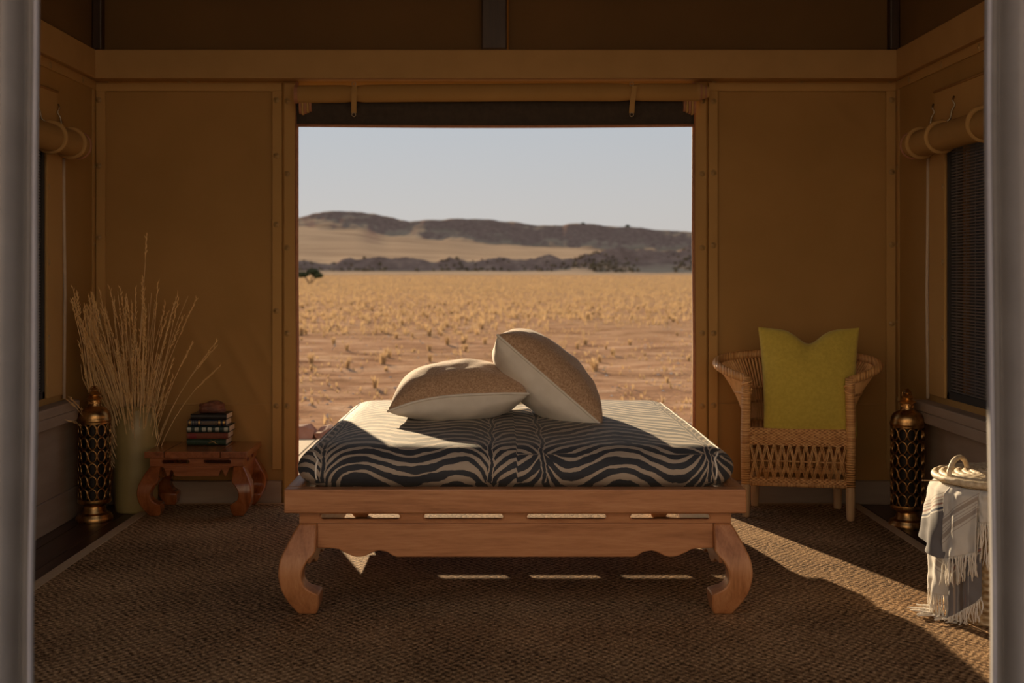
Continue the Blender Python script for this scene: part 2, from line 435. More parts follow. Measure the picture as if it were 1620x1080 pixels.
# gables and roof
RIDGE = 3.55
g = G().add([(XL - .05, YB + .02, EAVE), (XR + .05, YB + .02, EAVE), (0, YB + .02, RIDGE), (XL - .05, YB + .05, EAVE), (XR + .05, YB + .05, EAVE), (0, YB + .05, RIDGE)],
            [(0, 1, 2), (5, 4, 3), (0, 3, 4, 1), (1, 4, 5, 2), (2, 5, 3, 0)])
obj('gable', g, MT['canvas_shaded'], wall_back)
g = G().box(XL + .01, -.05, YB - .03, YB + .01, BEAM1, EAVE).box(.065, XR - .01, YB - .03, YB + .01, BEAM1, EAVE)
obj('upper_canvas', g, MT['canvas_shaded'], wall_back)
for W, X, s in ((wl, XL, -1), (wr, XR, 1)):
    obj('upper_canvas', G().box(min(X, X - s * .012), max(X, X - s * .012), YF, YB - .03, BEAM1, EAVE), MT['canvas_shaded'], W)
for s in (-1, 1):
    xe = (XL - .35) if s < 0 else (XR + .35); ze = EAVE - .12
    g = G().loft([[(0, y, RIDGE + .02), (xe, y, ze + .02), (xe, y, ze + .05), (0, y, RIDGE + .05)] for y in (YF - .35, YB + .35)])
    struct('ceiling' if s < 0 else 'ceiling.001', g, MT['canvas_shaded'])
# frame poles
def pole(label, x0, x1, y0, y1, z0, z1):
    tag(obj('roof_pole', G().box(x0, x1, y0, y1, z0, z1), MT['pole'], bevel=.008), label, 'pole', 'roof poles')
pole('dark wooden pole standing on the middle of the beam', -.075, .055, YB - .11, YB - .032, BEAM1, RIDGE - .05)
pole('slim dark pole above the beam in the left corner', XL + .014, XL + .065, YB - .095, YB - .035, BEAM1, EAVE)
pole('slim dark pole above the beam in the right corner', XR - .065, XR - .014, YB - .095, YB - .035, BEAM1, EAVE)

# ------------------------------------------------------------------ desert
def ground_z(x, y):
    d = math.hypot(x, y - 6)
    z = -.09 + .05 * noise3(x * .35, y * .35) + .035 * noise3(x * .9, y * 1.3, 5)
    if d > 60: z += (d - 60) * .0042 * min(1, (d - 60) / 150)
    return z
def ground():
    n = 190; aa = 5.0; k = math.asinh(3500 / aa) / n
    xs = [aa * math.sinh(k * i) for i in range(-n, n + 1)]
    ny = 150; kb = math.asinh(300 / aa) / ny
    ys = [9 + aa * math.sinh(kb * i) for i in range(-ny, ny + 1)]
    ys = [y for y in ys if y < 330]
    v = [(x, y, ground_z(x, y) if -40 < y else -.1) for y in ys for x in xs]
    nx = len(xs); f = [(j * nx + i, j * nx + i + 1, (j + 1) * nx + i + 1, (j + 1) * nx + i) for j in range(len(ys) - 1) for i in range(nx - 1)]
    g = G(); g.v = v; g.f = f; return g
def sand_mat():
    m, nt, bs = mat_base('desert_ground')
    co = coords(nt)
    geo = N(nt, 'ShaderNodeNewGeometry'); s = N(nt, 'ShaderNodeSeparateXYZ'); nt.links.new(geo.outputs['Position'], s.inputs[0])
    far = N(nt, 'ShaderNodeMapRange'); far.inputs['From Min'].default_value = 14; far.inputs['From Max'].default_value = 95
    nt.links.new(s.outputs['Y'], far.inputs['Value'])
    n1 = noisetex(nt, co, .35, 6, .6); n2 = noisetex(nt, coords(nt, (.6, 1, 1)), 1.6, 9, .74); n3 = noisetex(nt, coords(nt, (.35, 1, 1)), .25, 5, .65)
    red = ramp(nt, n2, [(.30, (.21, .105, .062)), (.5, (.52, .305, .188)), (.70, (.78, .53, .36))])
    gold = ramp(nt, n2, [(.3, (.30, .175, .092)), (.55, (.50, .32, .175)), (.75, (.64, .43, .245))])
    fac = math_(nt, 'ADD', math_(nt, 'MULTIPLY', far.outputs[0], 1.1), math_(nt, 'MULTIPLY', math_(nt, 'SUBTRACT', n3, .5), 1.6))
    fac = math_(nt, 'ADD', fac, math_(nt, 'MULTIPLY', math_(nt, 'SUBTRACT', n1, .55), .8))
    cl = N(nt, 'ShaderNodeClamp'); nt.links.new(fac, cl.inputs[0])
    mx = N(nt, 'ShaderNodeMix', data_type='RGBA'); nt.links.new(cl.outputs[0], mx.inputs[0]); nt.links.new(red.outputs[0], mx.inputs[6]); nt.links.new(gold.outputs[0], mx.inputs[7])
    nt.links.new(mx.outputs[2], bs.inputs['Base Color'])
    bs.inputs['Roughness'].default_value = .95; bs.inputs['Specular IOR Level'].default_value = 0
    bump(nt, bs, math_(nt, 'ADD', n2, noisetex(nt, co, 12, 5, .7)), 1.0, .10); return m
MT['sand'] = sand_mat()
struct('ground', ground(), MT['sand'], smooth=True, recalc=False)

def ip(px, tab):
    if px <= tab[0][0]: return tab[0][1]
    for (a, b), (c, d) in zip(tab, tab[1:]):
        if px <= c:
            t = (px - a) / (c - a); t = t * t * (3 - 2 * t); return b + (d - b) * t
    return tab[-1][1]
SKY = [(-800, 372), (-300, 360), (0, 368), (250, 352), (400, 349), (470, 345), (500, 337), (530, 333), (570, 336), (610, 342), (650, 350), (680, 347), (720, 346), (770, 347), (805, 350), (850, 356), (890, 356), (925, 353), (960, 357), (1000, 360), (1050, 364), (1095, 367), (1200, 372), (1500, 366), (2200, 376), (3000, 370)]
FOOT = [(-800, 392), (0, 380), (400, 357), (470, 357), (560, 360), (620, 372), (700, 378), (800, 386), (900, 390), (1000, 394), (1100, 396), (1600, 396), (3000, 398)]
DUNE = [(-800, 410), (0, 408), (400, 414), (470, 413), (520, 415), (560, 409), (600, 407), (650, 409), (690, 414), (715, 407), (740, 414), (775, 409), (800, 408), (830, 412), (860, 404), (900, 409), (940, 400), (975, 392), (1000, 394), (1050, 397), (1070, 396), (1095, 390), (1130, 388), (1250, 400), (1700, 405), (3000, 404)]
def hills():
    pxs = list(np.linspace(-1100, 200, 90)) + list(np.linspace(210, 1400, 480)) + list(np.linspace(1410, 3200, 110))
    prof = []   # (distance, kind)
    rows = []
    def row(Y, fpy, amp, sc_):
        r = []
        for px in pxs:
            X = (px - CX) * Y / FPX
            z = EYE - (fpy(px) - CY) * Y / FPX + amp * noise3(X * sc_, Y * sc_ * .6, 2) + amp * .5 * noise3(X * sc_ * 2.7, Y * sc_ * 2, 8)
            r.append((X, Y, z))
        return r
    for Y in (262, 285, 305): rows.append([((px - CX) * Y / FPX, Y, ground_z((px - CX) * Y / FPX, Y) - (.6 if Y < 270 else 0)) for px in pxs])
    foot2 = lambda px: ip(px, [(-800, 427), (860, 426.5), (950, 413), (1095, 411), (1400, 418), (3000, 424)])
    rows.append(row(319, lambda px: 430.5, .08, .05))
    rows.append(row(334, lambda px: foot2(px) + .5, .12, .08))
    for t in (.2, .4, .6, .8, 1.0):
        rows.append(row(334 + 6 * t, lambda px, t=t: foot2(px) + (ip(px, DUNE) - foot2(px)) * t, .12 + .55 * t, .30))
    rows.append(row(349, lambda px: ip(px, DUNE) + .8, .35, .15)); rows.append(row(380, lambda px: max(ip(px, DUNE) + 4, 414), .3, .1))
    for i in range(1, 9):
        t = i / 8; Y = 430 + (975 - 430) * t
        rows.append(row(Y, lambda px, t=t: 413 + (ip(px, FOOT) + 2.5 - 413) * t ** .8, .5 + 1.2 * t, .012))
    for t in (.12, .25, .38, .5, .62, .74, .86, .94, 1.0):
        rows.append(row(985 + 81 * t, lambda px, t=t: ip(px, FOOT) + 2 + (ip(px, SKY) - ip(px, FOOT) - 2) * t ** 1.35, 2.6 if t < 1 else 1.4, .055))
    rows.append(row(1085, lambda px: ip(px, SKY) + .6, 1.0, .05)); rows.append(row(1300, lambda px: ip(px, SKY) + 16, 3, .01))
    rows.append(row(2600, lambda px: 420, 6, .004))
    g = G(); n = len(pxs); g.v = [p for r in rows for p in r]
    g.f = [(j * n + i, j * n + i + 1, (j + 1) * n + i + 1, (j + 1) * n + i) for j in range(len(rows) - 1) for i in range(n - 1)]
    return g
def hill_mat():
    m, nt, bs = mat_base('hillside')
    co = coords(nt)
    geo = N(nt, 'ShaderNodeNewGeometry'); s = N(nt, 'ShaderNodeSeparateXYZ'); nt.links.new(geo.outputs['Normal'], s.inputs[0])
    n = noisetex(nt, coords(nt, (.35, 1, 1)), .03, 7, .62); n2 = noisetex(nt, co, .25, 5, .7)
    gold = ramp(nt, n, [(.30, (.22, .15, .105)), (.5, (.38, .275, .19)), (.7, (.48, .35, .24))])
    rock = ramp(nt, n2, [(.3, (.20, .125, .095)), (.55, (.30, .195, .15)), (.8, (.44, .29, .20))])
    k = N(nt, 'ShaderNodeMapRange'); k.inputs['From Min'].default_value = .985; k.inputs['From Max'].default_value = .955
    nt.links.new(math_(nt, 'ADD', s.outputs['Z'], math_(nt, 'MULTIPLY', math_(nt, 'SUBTRACT', n2, .5), .06)), k.inputs['Value'])
    mx = N(nt, 'ShaderNodeMix', data_type='RGBA'); nt.links.new(k.outputs[0], mx.inputs[0]); nt.links.new(gold.outputs[0], mx.inputs[6]); nt.links.new(rock.outputs[0], mx.inputs[7])
    nt.links.new(mx.outputs[2], bs.inputs['Base Color']); bs.inputs['Roughness'].default_value = .95; bs.inputs['Specular IOR Level'].default_value = 0
    return m
struct('hills', hills(), hill_mat(), 'far golden slopes and dark ridges on the horizon', smooth=True, recalc=False)

# invented pale slope behind the camera, added to bounce sunlight into the tent
def dune():
    xs = np.linspace(-170, 170, 86); ts = [0, .06, .13, .22, .33, .45, .58, .70, .82, .92, 1.0, 1.1, 1.35, 1.9]
    g = G(); v = []
    for t in ts:
        for x in xs:
            foot = -13 - 6 * noise3(x * .012, 3, 1); top = 24 + 7 * noise3(x * .014, 9, 2)
            y = foot - 40 * t
            z = -.5 + top * ((t * t * (3 - 2 * t)) if t <= 1 else max(.1, 1 - (t - 1) * .9)) + .5 * noise3(x * .1, y * .1, 4)
            v.append((x, y, z))
    n = len(xs); g.v = v; g.f = [(j * n + i, (j + 1) * n + i, (j + 1) * n + i + 1, j * n + i + 1) for j in range(len(ts) - 1) for i in range(n - 1)]
    return g
MT['gravel'] = mat('bounce_gravel', (.60, .545, .50), (.66, .60, .55), .2, rough=.95, spec=.1)
struct('bounce_slope', dune(), MT['gravel'], 'unseen pale gravel slope added behind the camera to bounce sunlight', smooth=True, recalc=True)

# ================================================================== OBJECTS
# ------------------------------------------------------------------ rug
rug = thing('sisal_rug', 'large brown woven sisal rug with pale border covering the floor', 'rug', (0.045, 4.6, 0))
RX, RY0, RY1 = 1.825, 2.85 - 4.6, 6.375 - 4.6
obj('woven_field', G().box(-RX + .05, RX - .05, RY0 + .05, RY1 - .03, .001, .012), MT['sisal'], rug)
for (a, b, c, d) in ((-RX, -RX + .052, RY0, RY1), (RX - .052, RX, RY0, RY1), (-RX + .052, RX - .052, RY0, RY0 + .052), (-RX + .052, RX - .052, RY1 - .032, RY1)):
    obj('border', G().box(a, b, c, d, .001, .0135), MT['rug_border'], rug, bevel=.003)

# ------------------------------------------------------------------ opium-style frame (bed and side table)
def leg_levels(k, H):
    """bed leg: (height fraction of H, outward offset, inward edge) from the photograph, in metres for the bed"""
    m = .0022 * k
    lev = [(833, 472, 500), (846, 464, 500), (859, 457, 500), (872, 451, 500.5), (878, 448, 497), (885, 445.5, 490), (893, 444, 485), (901, 443, 481.5), (910, 443, 479.5), (918, 444, 480.5),
           (926, 445.5, 484), (932, 447, 490), (936, 448.5, 497), (940, 450, 505), (952, 455.5, 505), (965, 463.5, 503), (975.5, 471, 499)]
    return [((975.5 - y) / (975.5 - 833) * H, (472 - o) * m, (i - 472) * m) for y, o, i in lev]
def leg_part(parent, cx, cy, sx, sy, k, H, mt):
    rings = []
    for z, o, i in leg_levels(k, H):
        x0, x1, y0, y1 = cx - sx * -o, cx - sx * i, cy + sy * o, cy - sy * i
        # corner (cx,cy) is the outer corner of the frame; sx, sy point outwards
        rings.append([(cx + sx * o, cy + sy * o, z), (cx - sx * i, cy + sy * o, z), (cx - sx * i, cy - sy * i, z), (cx + sx * o, cy - sy * i, z)])
    return obj('leg', G().loft(rings), mt, parent, smooth=True, angle=42, bevel=.006 * k ** .5)
def cusp(t):
    """lower edge of the apron, 0..1 of half length from the leg; returns height 0 (straight) .. 1 (top of arch)"""
    tab = [(0, 1.0), (.05, 1.0), (.10, .92), (.155, .35), (.19, .02), (.215, 0.0), (.245, .12), (.285, .60), (.315, .72), (.345, .62), (.39, .10), (.40, .0), (1.01, 0.0)]
    for (a, b), (c, d) in zip(tab, tab[1:]):
        if t <= c:
            q = (t - a) / (c - a); q = q * q * (3 - 2 * q); return b + (d - b) * q
    return 0
def apron_poly(x0, x1, zt, zb, rise):
    n = 90; pts = [(x0, zt), (x1, zt)]
    h = (x1 - x0) / 2
    for i in range(n + 1):
        x = x1 - (x1 - x0) * i / n; t = min(x - x0, x1 - x) / h
        pts.append((x, zb + rise * cusp(t)))
    return pts
def slotted(parent, L, z0, z1, nslot, gap, fn, d0, d1, mt, inset):
    """rail of length 2L with real slots; fn(u, z, d)"""
    h = z1 - z0; za, zb = z0 + h * .30, z0 + h * .78
    g = G()
    sl = (2 * L - inset * 2 - gap * (nslot - 1)) / nslot
    def bx(a, b, c, d):
        g.prism([(a, c), (b, c), (b, d), (a, d)], fn, d0, d1)
    bx(-L, L, z0, za); bx(-L, L, zb, z1)
    xs = [-L]; slots = []
    for i in range(nslot):
        a = -L + inset + i * (sl + gap); slots.append((a, a + sl)); xs += [a, a + sl]
    xs.append(L)
    for i in range(0, len(xs), 2): bx(xs[i], xs[i + 1], za, zb)
    o = obj('slotted_rail', g, mt, parent)
    for a, b in slots:
        r = (zb - za) * .58; zc = (za + zb) / 2; pts = []
        for q in range(9): t = pi / 2 + pi * q / 8; pts.append(fn(a + r * .8 + r * math.cos(t), zc + r * math.sin(t), d0))
        for q in range(9): t = -pi / 2 + pi * q / 8; pts.append(fn(b - r * .8 + r * math.cos(t), zc + r * math.sin(t), d0))
        obj('slot_moulding', G().tube(pts, h * .07, 6, closed=True), mt, o, smooth=True)
    return o
def opium(parent, W, D, k, zleg, zband, ztop, over, topth, rise, zapr, nslot_x, nslot_y, fam, gap, side_drop=.03):
    """W, D = outer size of the leg frame; origin at its centre on the floor"""
    hx, hy = W / 2, D / 2
    for sx in (-1, 1):
        for sy in (-1, 1): leg_part(parent, sx * hx, sy * hy, sx, sy, k, zleg, MT[fam + '_z'])
    lw = .0615 * k; th = .030 * k
    for s in (-1, 1):
        fx = lambda u, z, d, s=s: (u, s * (hy - d), z)
        fy = lambda u, z, d, s=s: (s * (hx - d), u, z)
        obj('apron', G().prism(apron_poly(-hx + lw, hx - lw, zleg - .0005, zapr, rise), fx, .003, th), MT[fam + '_x'], parent, bevel=.004 * k)
        obj('apron', G().prism(apron_poly(-hy + lw, hy - lw, zleg - .0005, zapr - side_drop, rise), fy, .003, th), MT[fam + '_y'], parent, bevel=.004 * k)
        slotted(parent, hx, zleg + .0005, zband, nslot_x, gap, fx, .0, th, MT[fam + '_x'], .075 * k)
        slotted(parent, hy - th, zleg + .0005, zband, nslot_y, gap, fy, .0, th, MT[fam + '_y'], .075 * k)
    return hx, hy

# bed
BY0, BY1 = 4.294, 6.05
bw = .752 * 2
bed = thing('daybed', 'low carved wooden daybed frame with curled legs in the middle of the rug', 'bed', (.066, (BY0 + BY1) / 2, 0))
LEGZ = 1.2 - (833 - CY) * BY0 / FPX; BANDZ = 1.2 - (813.5 - CY) * BY0 / FPX; RAILZ = 1.2 - (779.5 - CY) * 4.244 / FPX
Z0 = .0125
hx, hy = opium(bed, bw, BY1 - BY0, 1.0, LEGZ, BANDZ, RAILZ, .05, .08, .031, 1.2 - (887 - CY) * BY0 / FPX, 4, 5, 'teak', .084, .068)  # side aprons hang lower to trim the sun patch under the bed
ox, oy, rt = hx + .045, hy + .050, .055
for s in (-1, 1):
    obj('top_rail', G().box(-ox, ox, s * oy - (rt if s > 0 else 0), s * oy + (rt if s < 0 else 0), BANDZ + .0005, RAILZ), MT['teak_x'], bed, bevel=.005)
    obj('top_rail', G().box(s * ox - (rt if s > 0 else 0), s * ox + (rt if s < 0 else 0), -oy + rt + .0005, oy - rt - .0005, BANDZ + .0005, RAILZ), MT['teak_y'], bed, bevel=.005)
for i in range(9):
    x = -ox + .12 + i * (2 * ox - .24) / 8
    obj('bed_slat', G().box(x - .045, x + .045, -oy + rt, oy - rt, BANDZ + .035, BANDZ + .055), MT['teak_y'], bed)
bed.location.z = 0.0125

# mattress: rounded box with crown
MX, MYH, MZ0, MZ1, MRD = .782, .89, BANDZ + .056 + .0125, .580, .125
def round_pt(p, hx, hy, hz, r, crown):
    rz = min(r, hz * .98)
    q = Vector((max(-hx + r, min(hx - r, p.x)), max(-hy + r, min(hy - r, p.y)), max(-hz + rz, min(hz - rz, p.z))))
    d = p - q
    if d.length > 1e-9:
        d.normalize(); p = q + Vector((d.x * r, d.y * r, d.z * rz))
    kx, ky = max(0, 1 - (p.x / hx) ** 2), max(0, 1 - (p.y / hy) ** 2)
    if p.z > 0: p.z += crown * (kx * ky) ** .5 + .004 * noise3(p.x * 5, p.y * 5, 3)
    return p
def rounded_box(hx, hy, z0, z1, r, nx, ny, nz, crown):
    hz = (z1 - z0) / 2; zc = (z0 + z1) / 2
    faces = []
    bm = bmesh.new()
    def face(fn, n, m):
        vs_ = [[bm.verts.new(fn(i / n * 2 - 1, j / m * 2 - 1)) for i in range(n + 1)] for j in range(m + 1)]
        for j in range(m):
            for i in range(n): bm.faces.new((vs_[j][i], vs_[j][i + 1], vs_[j + 1][i + 1], vs_[j + 1][i]))
    face(lambda a, b: (a * hx, b * hy, hz), nx, ny); face(lambda a, b: (a * hx, -b * hy, -hz), nx // 8, ny // 8)
    face(lambda a, b: (a * hx, -hy, b * hz), nx, nz); face(lambda a, b: (-a * hx, hy, b * hz), nx, nz)
    face(lambda a, b: (-hx, -a * hy, b * hz), ny, nz); face(lambda a, b: (hx, a * hy, b * hz), ny, nz)
    bmesh.ops.remove_doubles(bm, verts=bm.verts, dist=1e-5)
    for v in bm.verts:
        p = round_pt(v.co.copy(), hx, hy, hz, r, crown)
        v.co = p + Vector((0, 0, zc))
    return bm
bm = rounded_box(MX, MYH, MZ0, MZ1, MRD, 320, 220, 30, .014)
me = bpy.data.meshes.new('cover'); bm.to_mesh(me); bm.free()
SP = [(-.680, -1), (-.090, -1), (.095, 1), (.680, 1)]      # spines of the print (x, -1 stripes dip / +1 stripes rise towards it)
SEAM = .004
def zebra(x, y, z):
    v = (z - MZ0) * 1.0 + (y + MYH) * .40
    if x > SEAM: v += .021
    xs = x + .010 * noise3(v * 14, x * 2, 6.0)
    dl = min(abs(xs - s) for s, _ in SP)
    h = 0
    for s, sg in SP:
        d = abs(xs - s); sg2 = sg if (sg < 0 or v < .17) else -1
        h += sg2 * (.085 if sg2 < 0 else .10) * math.exp(-d / .042)
    if SP[0][0] < x < SP[1][0]:
        t = (x - SP[0][0]) / (SP[1][0] - SP[0][0]); h += -.026 * math.cos(2 * pi * (t - .52) / .66)
    elif SP[2][0] < x < SP[3][0]:
        t = (x - SP[2][0]) / (SP[3][0] - SP[2][0]); h += .036 * math.cos(2 * pi * (t - .48) / .74)
    h += .016 * noise3(x * 5, v * 8, 1.0) + .007 * noise3(x * 17, v * 20, 4.0)
    return (v - h) / .040, dl
ph = np.empty(len(me.vertices), np.float32); sp_ = np.empty(len(me.vertices), np.float32)
for i, v in enumerate(me.vertices): ph[i], sp_[i] = zebra(*v.co)
for nm, arr in (('stripe', ph), ('spine', sp_)):
    a = me.attributes.new(nm, 'FLOAT', 'POINT'); a.data.foreach_set('value', arr)
me.polygons.foreach_set('use_smooth', [True] * len(me.polygons))
def zebra_mat():
    m, nt, bs = mat_base('zebra_print')
    a1 = N(nt, 'ShaderNodeAttribute', attribute_name='stripe'); a2 = N(nt, 'ShaderNodeAttribute', attribute_name='spine')
    co = coords(nt); n = noisetex(nt, coords(nt, (.6, 1, 1)), 11, 3); n2 = noisetex(nt, co, 45, 3)
    s = math_(nt, 'SINE', math_(nt, 'ADD', math_(nt, 'MULTIPLY', a1.outputs['Fac'], 2 * pi), math_(nt, 'MULTIPLY', n2, 1.1)))
    th = math_(nt, 'SUBTRACT', math_(nt, 'MULTIPLY', n, 3.4), 1.70)
    light = math_(nt, 'GREATER_THAN', s, math_(nt, 'ADD', th, .34))
    sd_ = math_(nt, 'ADD', a2.outputs['Fac'], math_(nt, 'MULTIPLY', math_(nt, 'SUBTRACT', n2, .5), .016))
    core = math_(nt, 'LESS_THAN', sd_, .0060); rim = math_(nt, 'LESS_THAN', sd_, .0098)
    light = math_(nt, 'MAXIMUM', light, rim); light = math_(nt, 'MULTIPLY', light, math_(nt, 'SUBTRACT', 1.0, core))
    mx = N(nt, 'ShaderNodeMix', data_type='RGBA'); nt.links.new(light, mx.inputs[0])
    mx.inputs[6].default_value = (.040, .043, .052, 1); mx.inputs[7].default_value = (.42, .345, .275, 1)
    nt.links.new(mx.outputs[2], bs.inputs['Base Color']); bs.inputs['Roughness'].default_value = .75; bs.inputs['Specular IOR Level'].default_value = .3
    bs.inputs['Sheen Weight'].default_value = .10; bs.inputs['Sheen Roughness'].default_value = .4; bs.inputs['Sheen Tint'].default_value = (1, .93, .82, 1)
    wv = N(nt, 'ShaderNodeTexChecker'); wv.inputs['Scale'].default_value = 420; nt.links.new(co, wv.inputs[0])
    bump(nt, bs, math_(nt, 'ADD', math_(nt, 'MULTIPLY', wv.outputs['Fac'], .06), noisetex(nt, co, 7, 4)), .22, .02)
    return m
MT['zebra'] = zebra_mat(); me.materials.append(MT['zebra'])
mattress = thing('mattress', 'thick mattress in black and cream zebra print cover on the daybed', 'mattress', (.070, (BY0 + BY1) / 2 + .03, 0))
cov = obj('cover', me, None, mattress)
for sgn in (-1, 1):                                # stitched edge running over the front and along the top
    pts = [(sgn * (MX - .075), -MYH, MZ0 + .02 + .1 * q / 6) for q in range(7)] + [(sgn * (MX - .075), -MYH + 2 * MYH * q / 30, MZ1) for q in range(31)] + [(sgn * (MX - .075), MYH, MZ1 - .1 * q / 5) for q in range(6)]
    pp = [Vector(round_pt(Vector((x, y, z - (MZ0 + MZ1) / 2)), MX, MYH, (MZ1 - MZ0) / 2, MRD, .014)) + Vector((0, 0, (MZ0 + MZ1) / 2)) for x, y, z in pts]
    obj('seam', G().tube(pp, .0035, 6), MT['cream'], mattress, smooth=True)

# ------------------------------------------------------------------ pillows
def pillow(name, label, L, Wd, T, loc, rot, top, bot, pip, n=44, chop=0, pinch=.09, group=None, pw=.5, droop=(0, 0, 0, 0), back=0):
    P = bpy.data.objects.new(name, None); COL.objects.link(P); tag(P, label, 'pillow' if name != 'cushion' else 'cushion', group)
    def shape(a, b, sgn):
        a_, b_ = a, b
        x = L / 2 * a * (1 - pinch * (1 - b * b) ** 1.0 * a * a); y = Wd / 2 * b * (1 - pinch * (1 - a * a) * b * b)
        e = max(0, (1 - a * a)) * max(0, (1 - b * b))
        z = sgn * T / 2 * e ** pw * (1 + .05 * noise3(a * 2 + L * 9, b * 2, sgn)) + .006 * noise3(a * 4, b * 4, 5) * e ** .3
        for q, (qa, qb) in zip(droop, ((-1, -1), (1, -1), (-1, 1), (1, 1))):
            z -= q * max(0, a * qa) ** 2.2 * max(0, b * qb) ** 2.2
        x *= 1 - back * max(0, b)
        if chop:
            x *= .955 + .045 * b
            w = math.exp(-(a / .30) ** 2) * max(0, (b + .1) / 1.1) ** 2
            y -= chop * w * Wd * (1 - .2 * abs(a)); w2 = math.exp(-(a / .16) ** 2) * max(0, b) ** 1.5
            z -= sgn * w2 * T * .16 * e ** .3
        return (x, y, z)
    for nm, sgn, m_ in (('front_cover', 1, top), ('back_cover', -1, bot)):
        g = G().grid(lambda u, v: shape(*[math.sin((q * 2 - 1) * pi / 2) * .35 + (q * 2 - 1) * .65 for q in (u, v)], sgn), n, n)
        if sgn < 0: g.f = [q[::-1] for q in g.f]
        obj(nm, g, MT[m_], P, smooth=True, recalc=False)
    if pip:
        pts = [shape(-1 + 2 * i / 24, -1, 1) for i in range(24)] + [shape(1, -1 + 2 * i / 24, 1) for i in range(24)] + [shape(1 - 2 * i / 24, 1, 1) for i in range(24)] + [shape(-1, 1 - 2 * i / 24, 1) for i in range(24)]
        obj('piping', G().tube(pts, .0055, 7, closed=True), MT[pip], P, smooth=True)
    P.matrix_world = Matrix.Translation(loc) @ rot
    return P
def RX_(a): return Matrix.Rotation(math.radians(a), 4, 'X')
def RY_(a): return Matrix.Rotation(math.radians(a), 4, 'Y')
def RZ_(a): return Matrix.Rotation(math.radians(a), 4, 'Z')
p1 = at(726, 630, 5.28)
pillow('pillow', 'brown and cream pillow lying flat on the mattress', .575, .56, .27, (p1.x, 5.29, .692), RZ_(1) @ RY_(-3.5) @ RX_(-2), 'linen', 'cream', 'cream', group='pillows on the daybed', pw=.42, droop=(.045, .01, .12, .09))
p2 = at(862, 597, 5.27)
pillow('pillow', 'brown and cream pillow tilted up against the flat one', .565, .54, .29, (p2.x, 5.27, p2.z), RY_(41) @ RZ_(0) @ RX_(-3), 'linen', 'cream', 'cream', group='pillows on the daybed', pw=.42, droop=(0, 0, .02, .05), back=.20)

# ------------------------------------------------------------------ side table
tab = thing('side_table', 'small polished red-brown opium side table with curled legs holding books', 'table', (-1.4645, 6.19, 0.0135))
thx, thy = opium(tab, .455, .335, .80, .215, .252, .28, .03, .03, .040, .172, 2, 2, 'mahog', .07)
for i, (a, b) in enumerate(((-.25, -.155), (-.152, .118), (.121, .25))):
    obj('top_board', G().box(a, b, -.188, .188, .2525, .281 if i == 1 else .2805), MT['mahog_y'], tab, bevel=.003)
tab.scale = (1, 1, 1.13)

# books
TOPZ = .281 * 1.13 + .0135 + .0005
def book(label, x0, x1, y0, d, z, h, cov_mat, page_mat, rz, extra=None):
    L = x1 - x0
    B_ = thing('book', label, 'book', ((x0 + x1) / 2, y0, z), rz, 'books stacked on the side table')
    c = .0028
    g = G().box(-L / 2, L / 2, 0, d, 0, c).box(-L / 2, L / 2, 0, d, h - c, h)
    obj('cover', g, cov_mat, B_, bevel=.0012, seg=1)
    sp = [( .008 * math.cos(t) * -1 + .0, h / 2 + (h / 2) * math.sin(t)) for t in [(-pi / 2 + pi * i / 8) for i in range(9)]]
    poly = sp + [(.004, h), (.004, 0)]
    obj('spine', G().prism([(a, b) for a, b in poly], lambda a, b, dd: (dd, a, b), -L / 2, L / 2), cov_mat, B_, smooth=True, angle=40)
    obj('pages', G().box(-L / 2 + .004, L / 2 - .004, .005, d - .004, c, h - c), page_mat, B_)
    if extra: extra(B_, L, h)
    return B_
def flat(name, rgb, rough=.5, metal=0): return mat(name, rgb, None, rough=rough, metal=metal)
bm_ = dict(black=mat('black_leather', (.012, .011, .011), (.022, .02, .019), 60, rough=.4, bmp=.2, bscale=200), navy=mat('navy_leather', (.010, .016, .035), (.016, .024, .05), 60, rough=.4),
           teal=mat('dark_teal_leather', (.010, .026, .024), (.018, .04, .036), 60, rough=.4), rust=mat('rust_cloth', (.17, .045, .02), (.21, .06, .028), 80, rough=.7),
           green=mat('dark_green_cloth', (.012, .030, .014), (.02, .042, .02), 80, rough=.6), gold=flat('gilt', (.55, .36, .13), .35, 1), red=flat('red_patch', (.20, .015, .015), .5), page=mat('pages', (.62, .54, .42), (.72, .64, .52), 200, stretch=(.02, .02, 6), rough=.9),
           silver=mat('pale_gilt', (.30, .32, .28), (.5, .5, .42), 120, rough=.4, metal=.6))
def bands(xs, w_, m_, grow=.0012, nm='spine_band'):
    def f(B_, L, h):
        for q in xs:
            x = -L / 2 + L * q
            pts = [(-.008 * math.cos(t) - grow * math.cos(t), h / 2 + (h / 2 - .0008) * math.sin(t)) for t in [(-pi / 2 + pi * i / 8) for i in range(9)]] + [(-.001, h * .9), (-.001, h * .1)]
            obj(nm, G().prism(pts, lambda a, b, dd: (dd, a, b), x - w_ / 2, x + w_ / 2), m_, B_, smooth=True, angle=40)
    return f
def ex_navy(B_, L, h):
    bands((.05, .30, .83, .95), .010, bm_['gold'])(B_, L, h)
    g = G()
    for i in range(12):
        for j in range(3):
            x = -L / 2 + L * (.36 + .036 * i + (.018 if j % 2 else 0)); zz = h * (.28 + .22 * j); t = math.asin((zz - h / 2) / (h / 2)); y = -.0086 * math.cos(t)
            g.box(x - .0013, x + .0013, y - .0004, y + .002, zz - .0013, zz + .0013)
    obj('gilt_dots', g, bm_['gold'], B_, kind='stuff')
    bands((.10, .145, .19, .235), .0022, bm_['silver'], .0006, 'spine_rib')(B_, L, h)
def ex_teal(B_, L, h):
    bands((.06, .235, .41, .545, .72, .93), .019, bm_['silver'], .0005, 'gilt_panel')(B_, L, h)
    bands((.125, .15, .31, .335, .475, .65, .85), .004, bm_['teal'], .002)(B_, L, h)
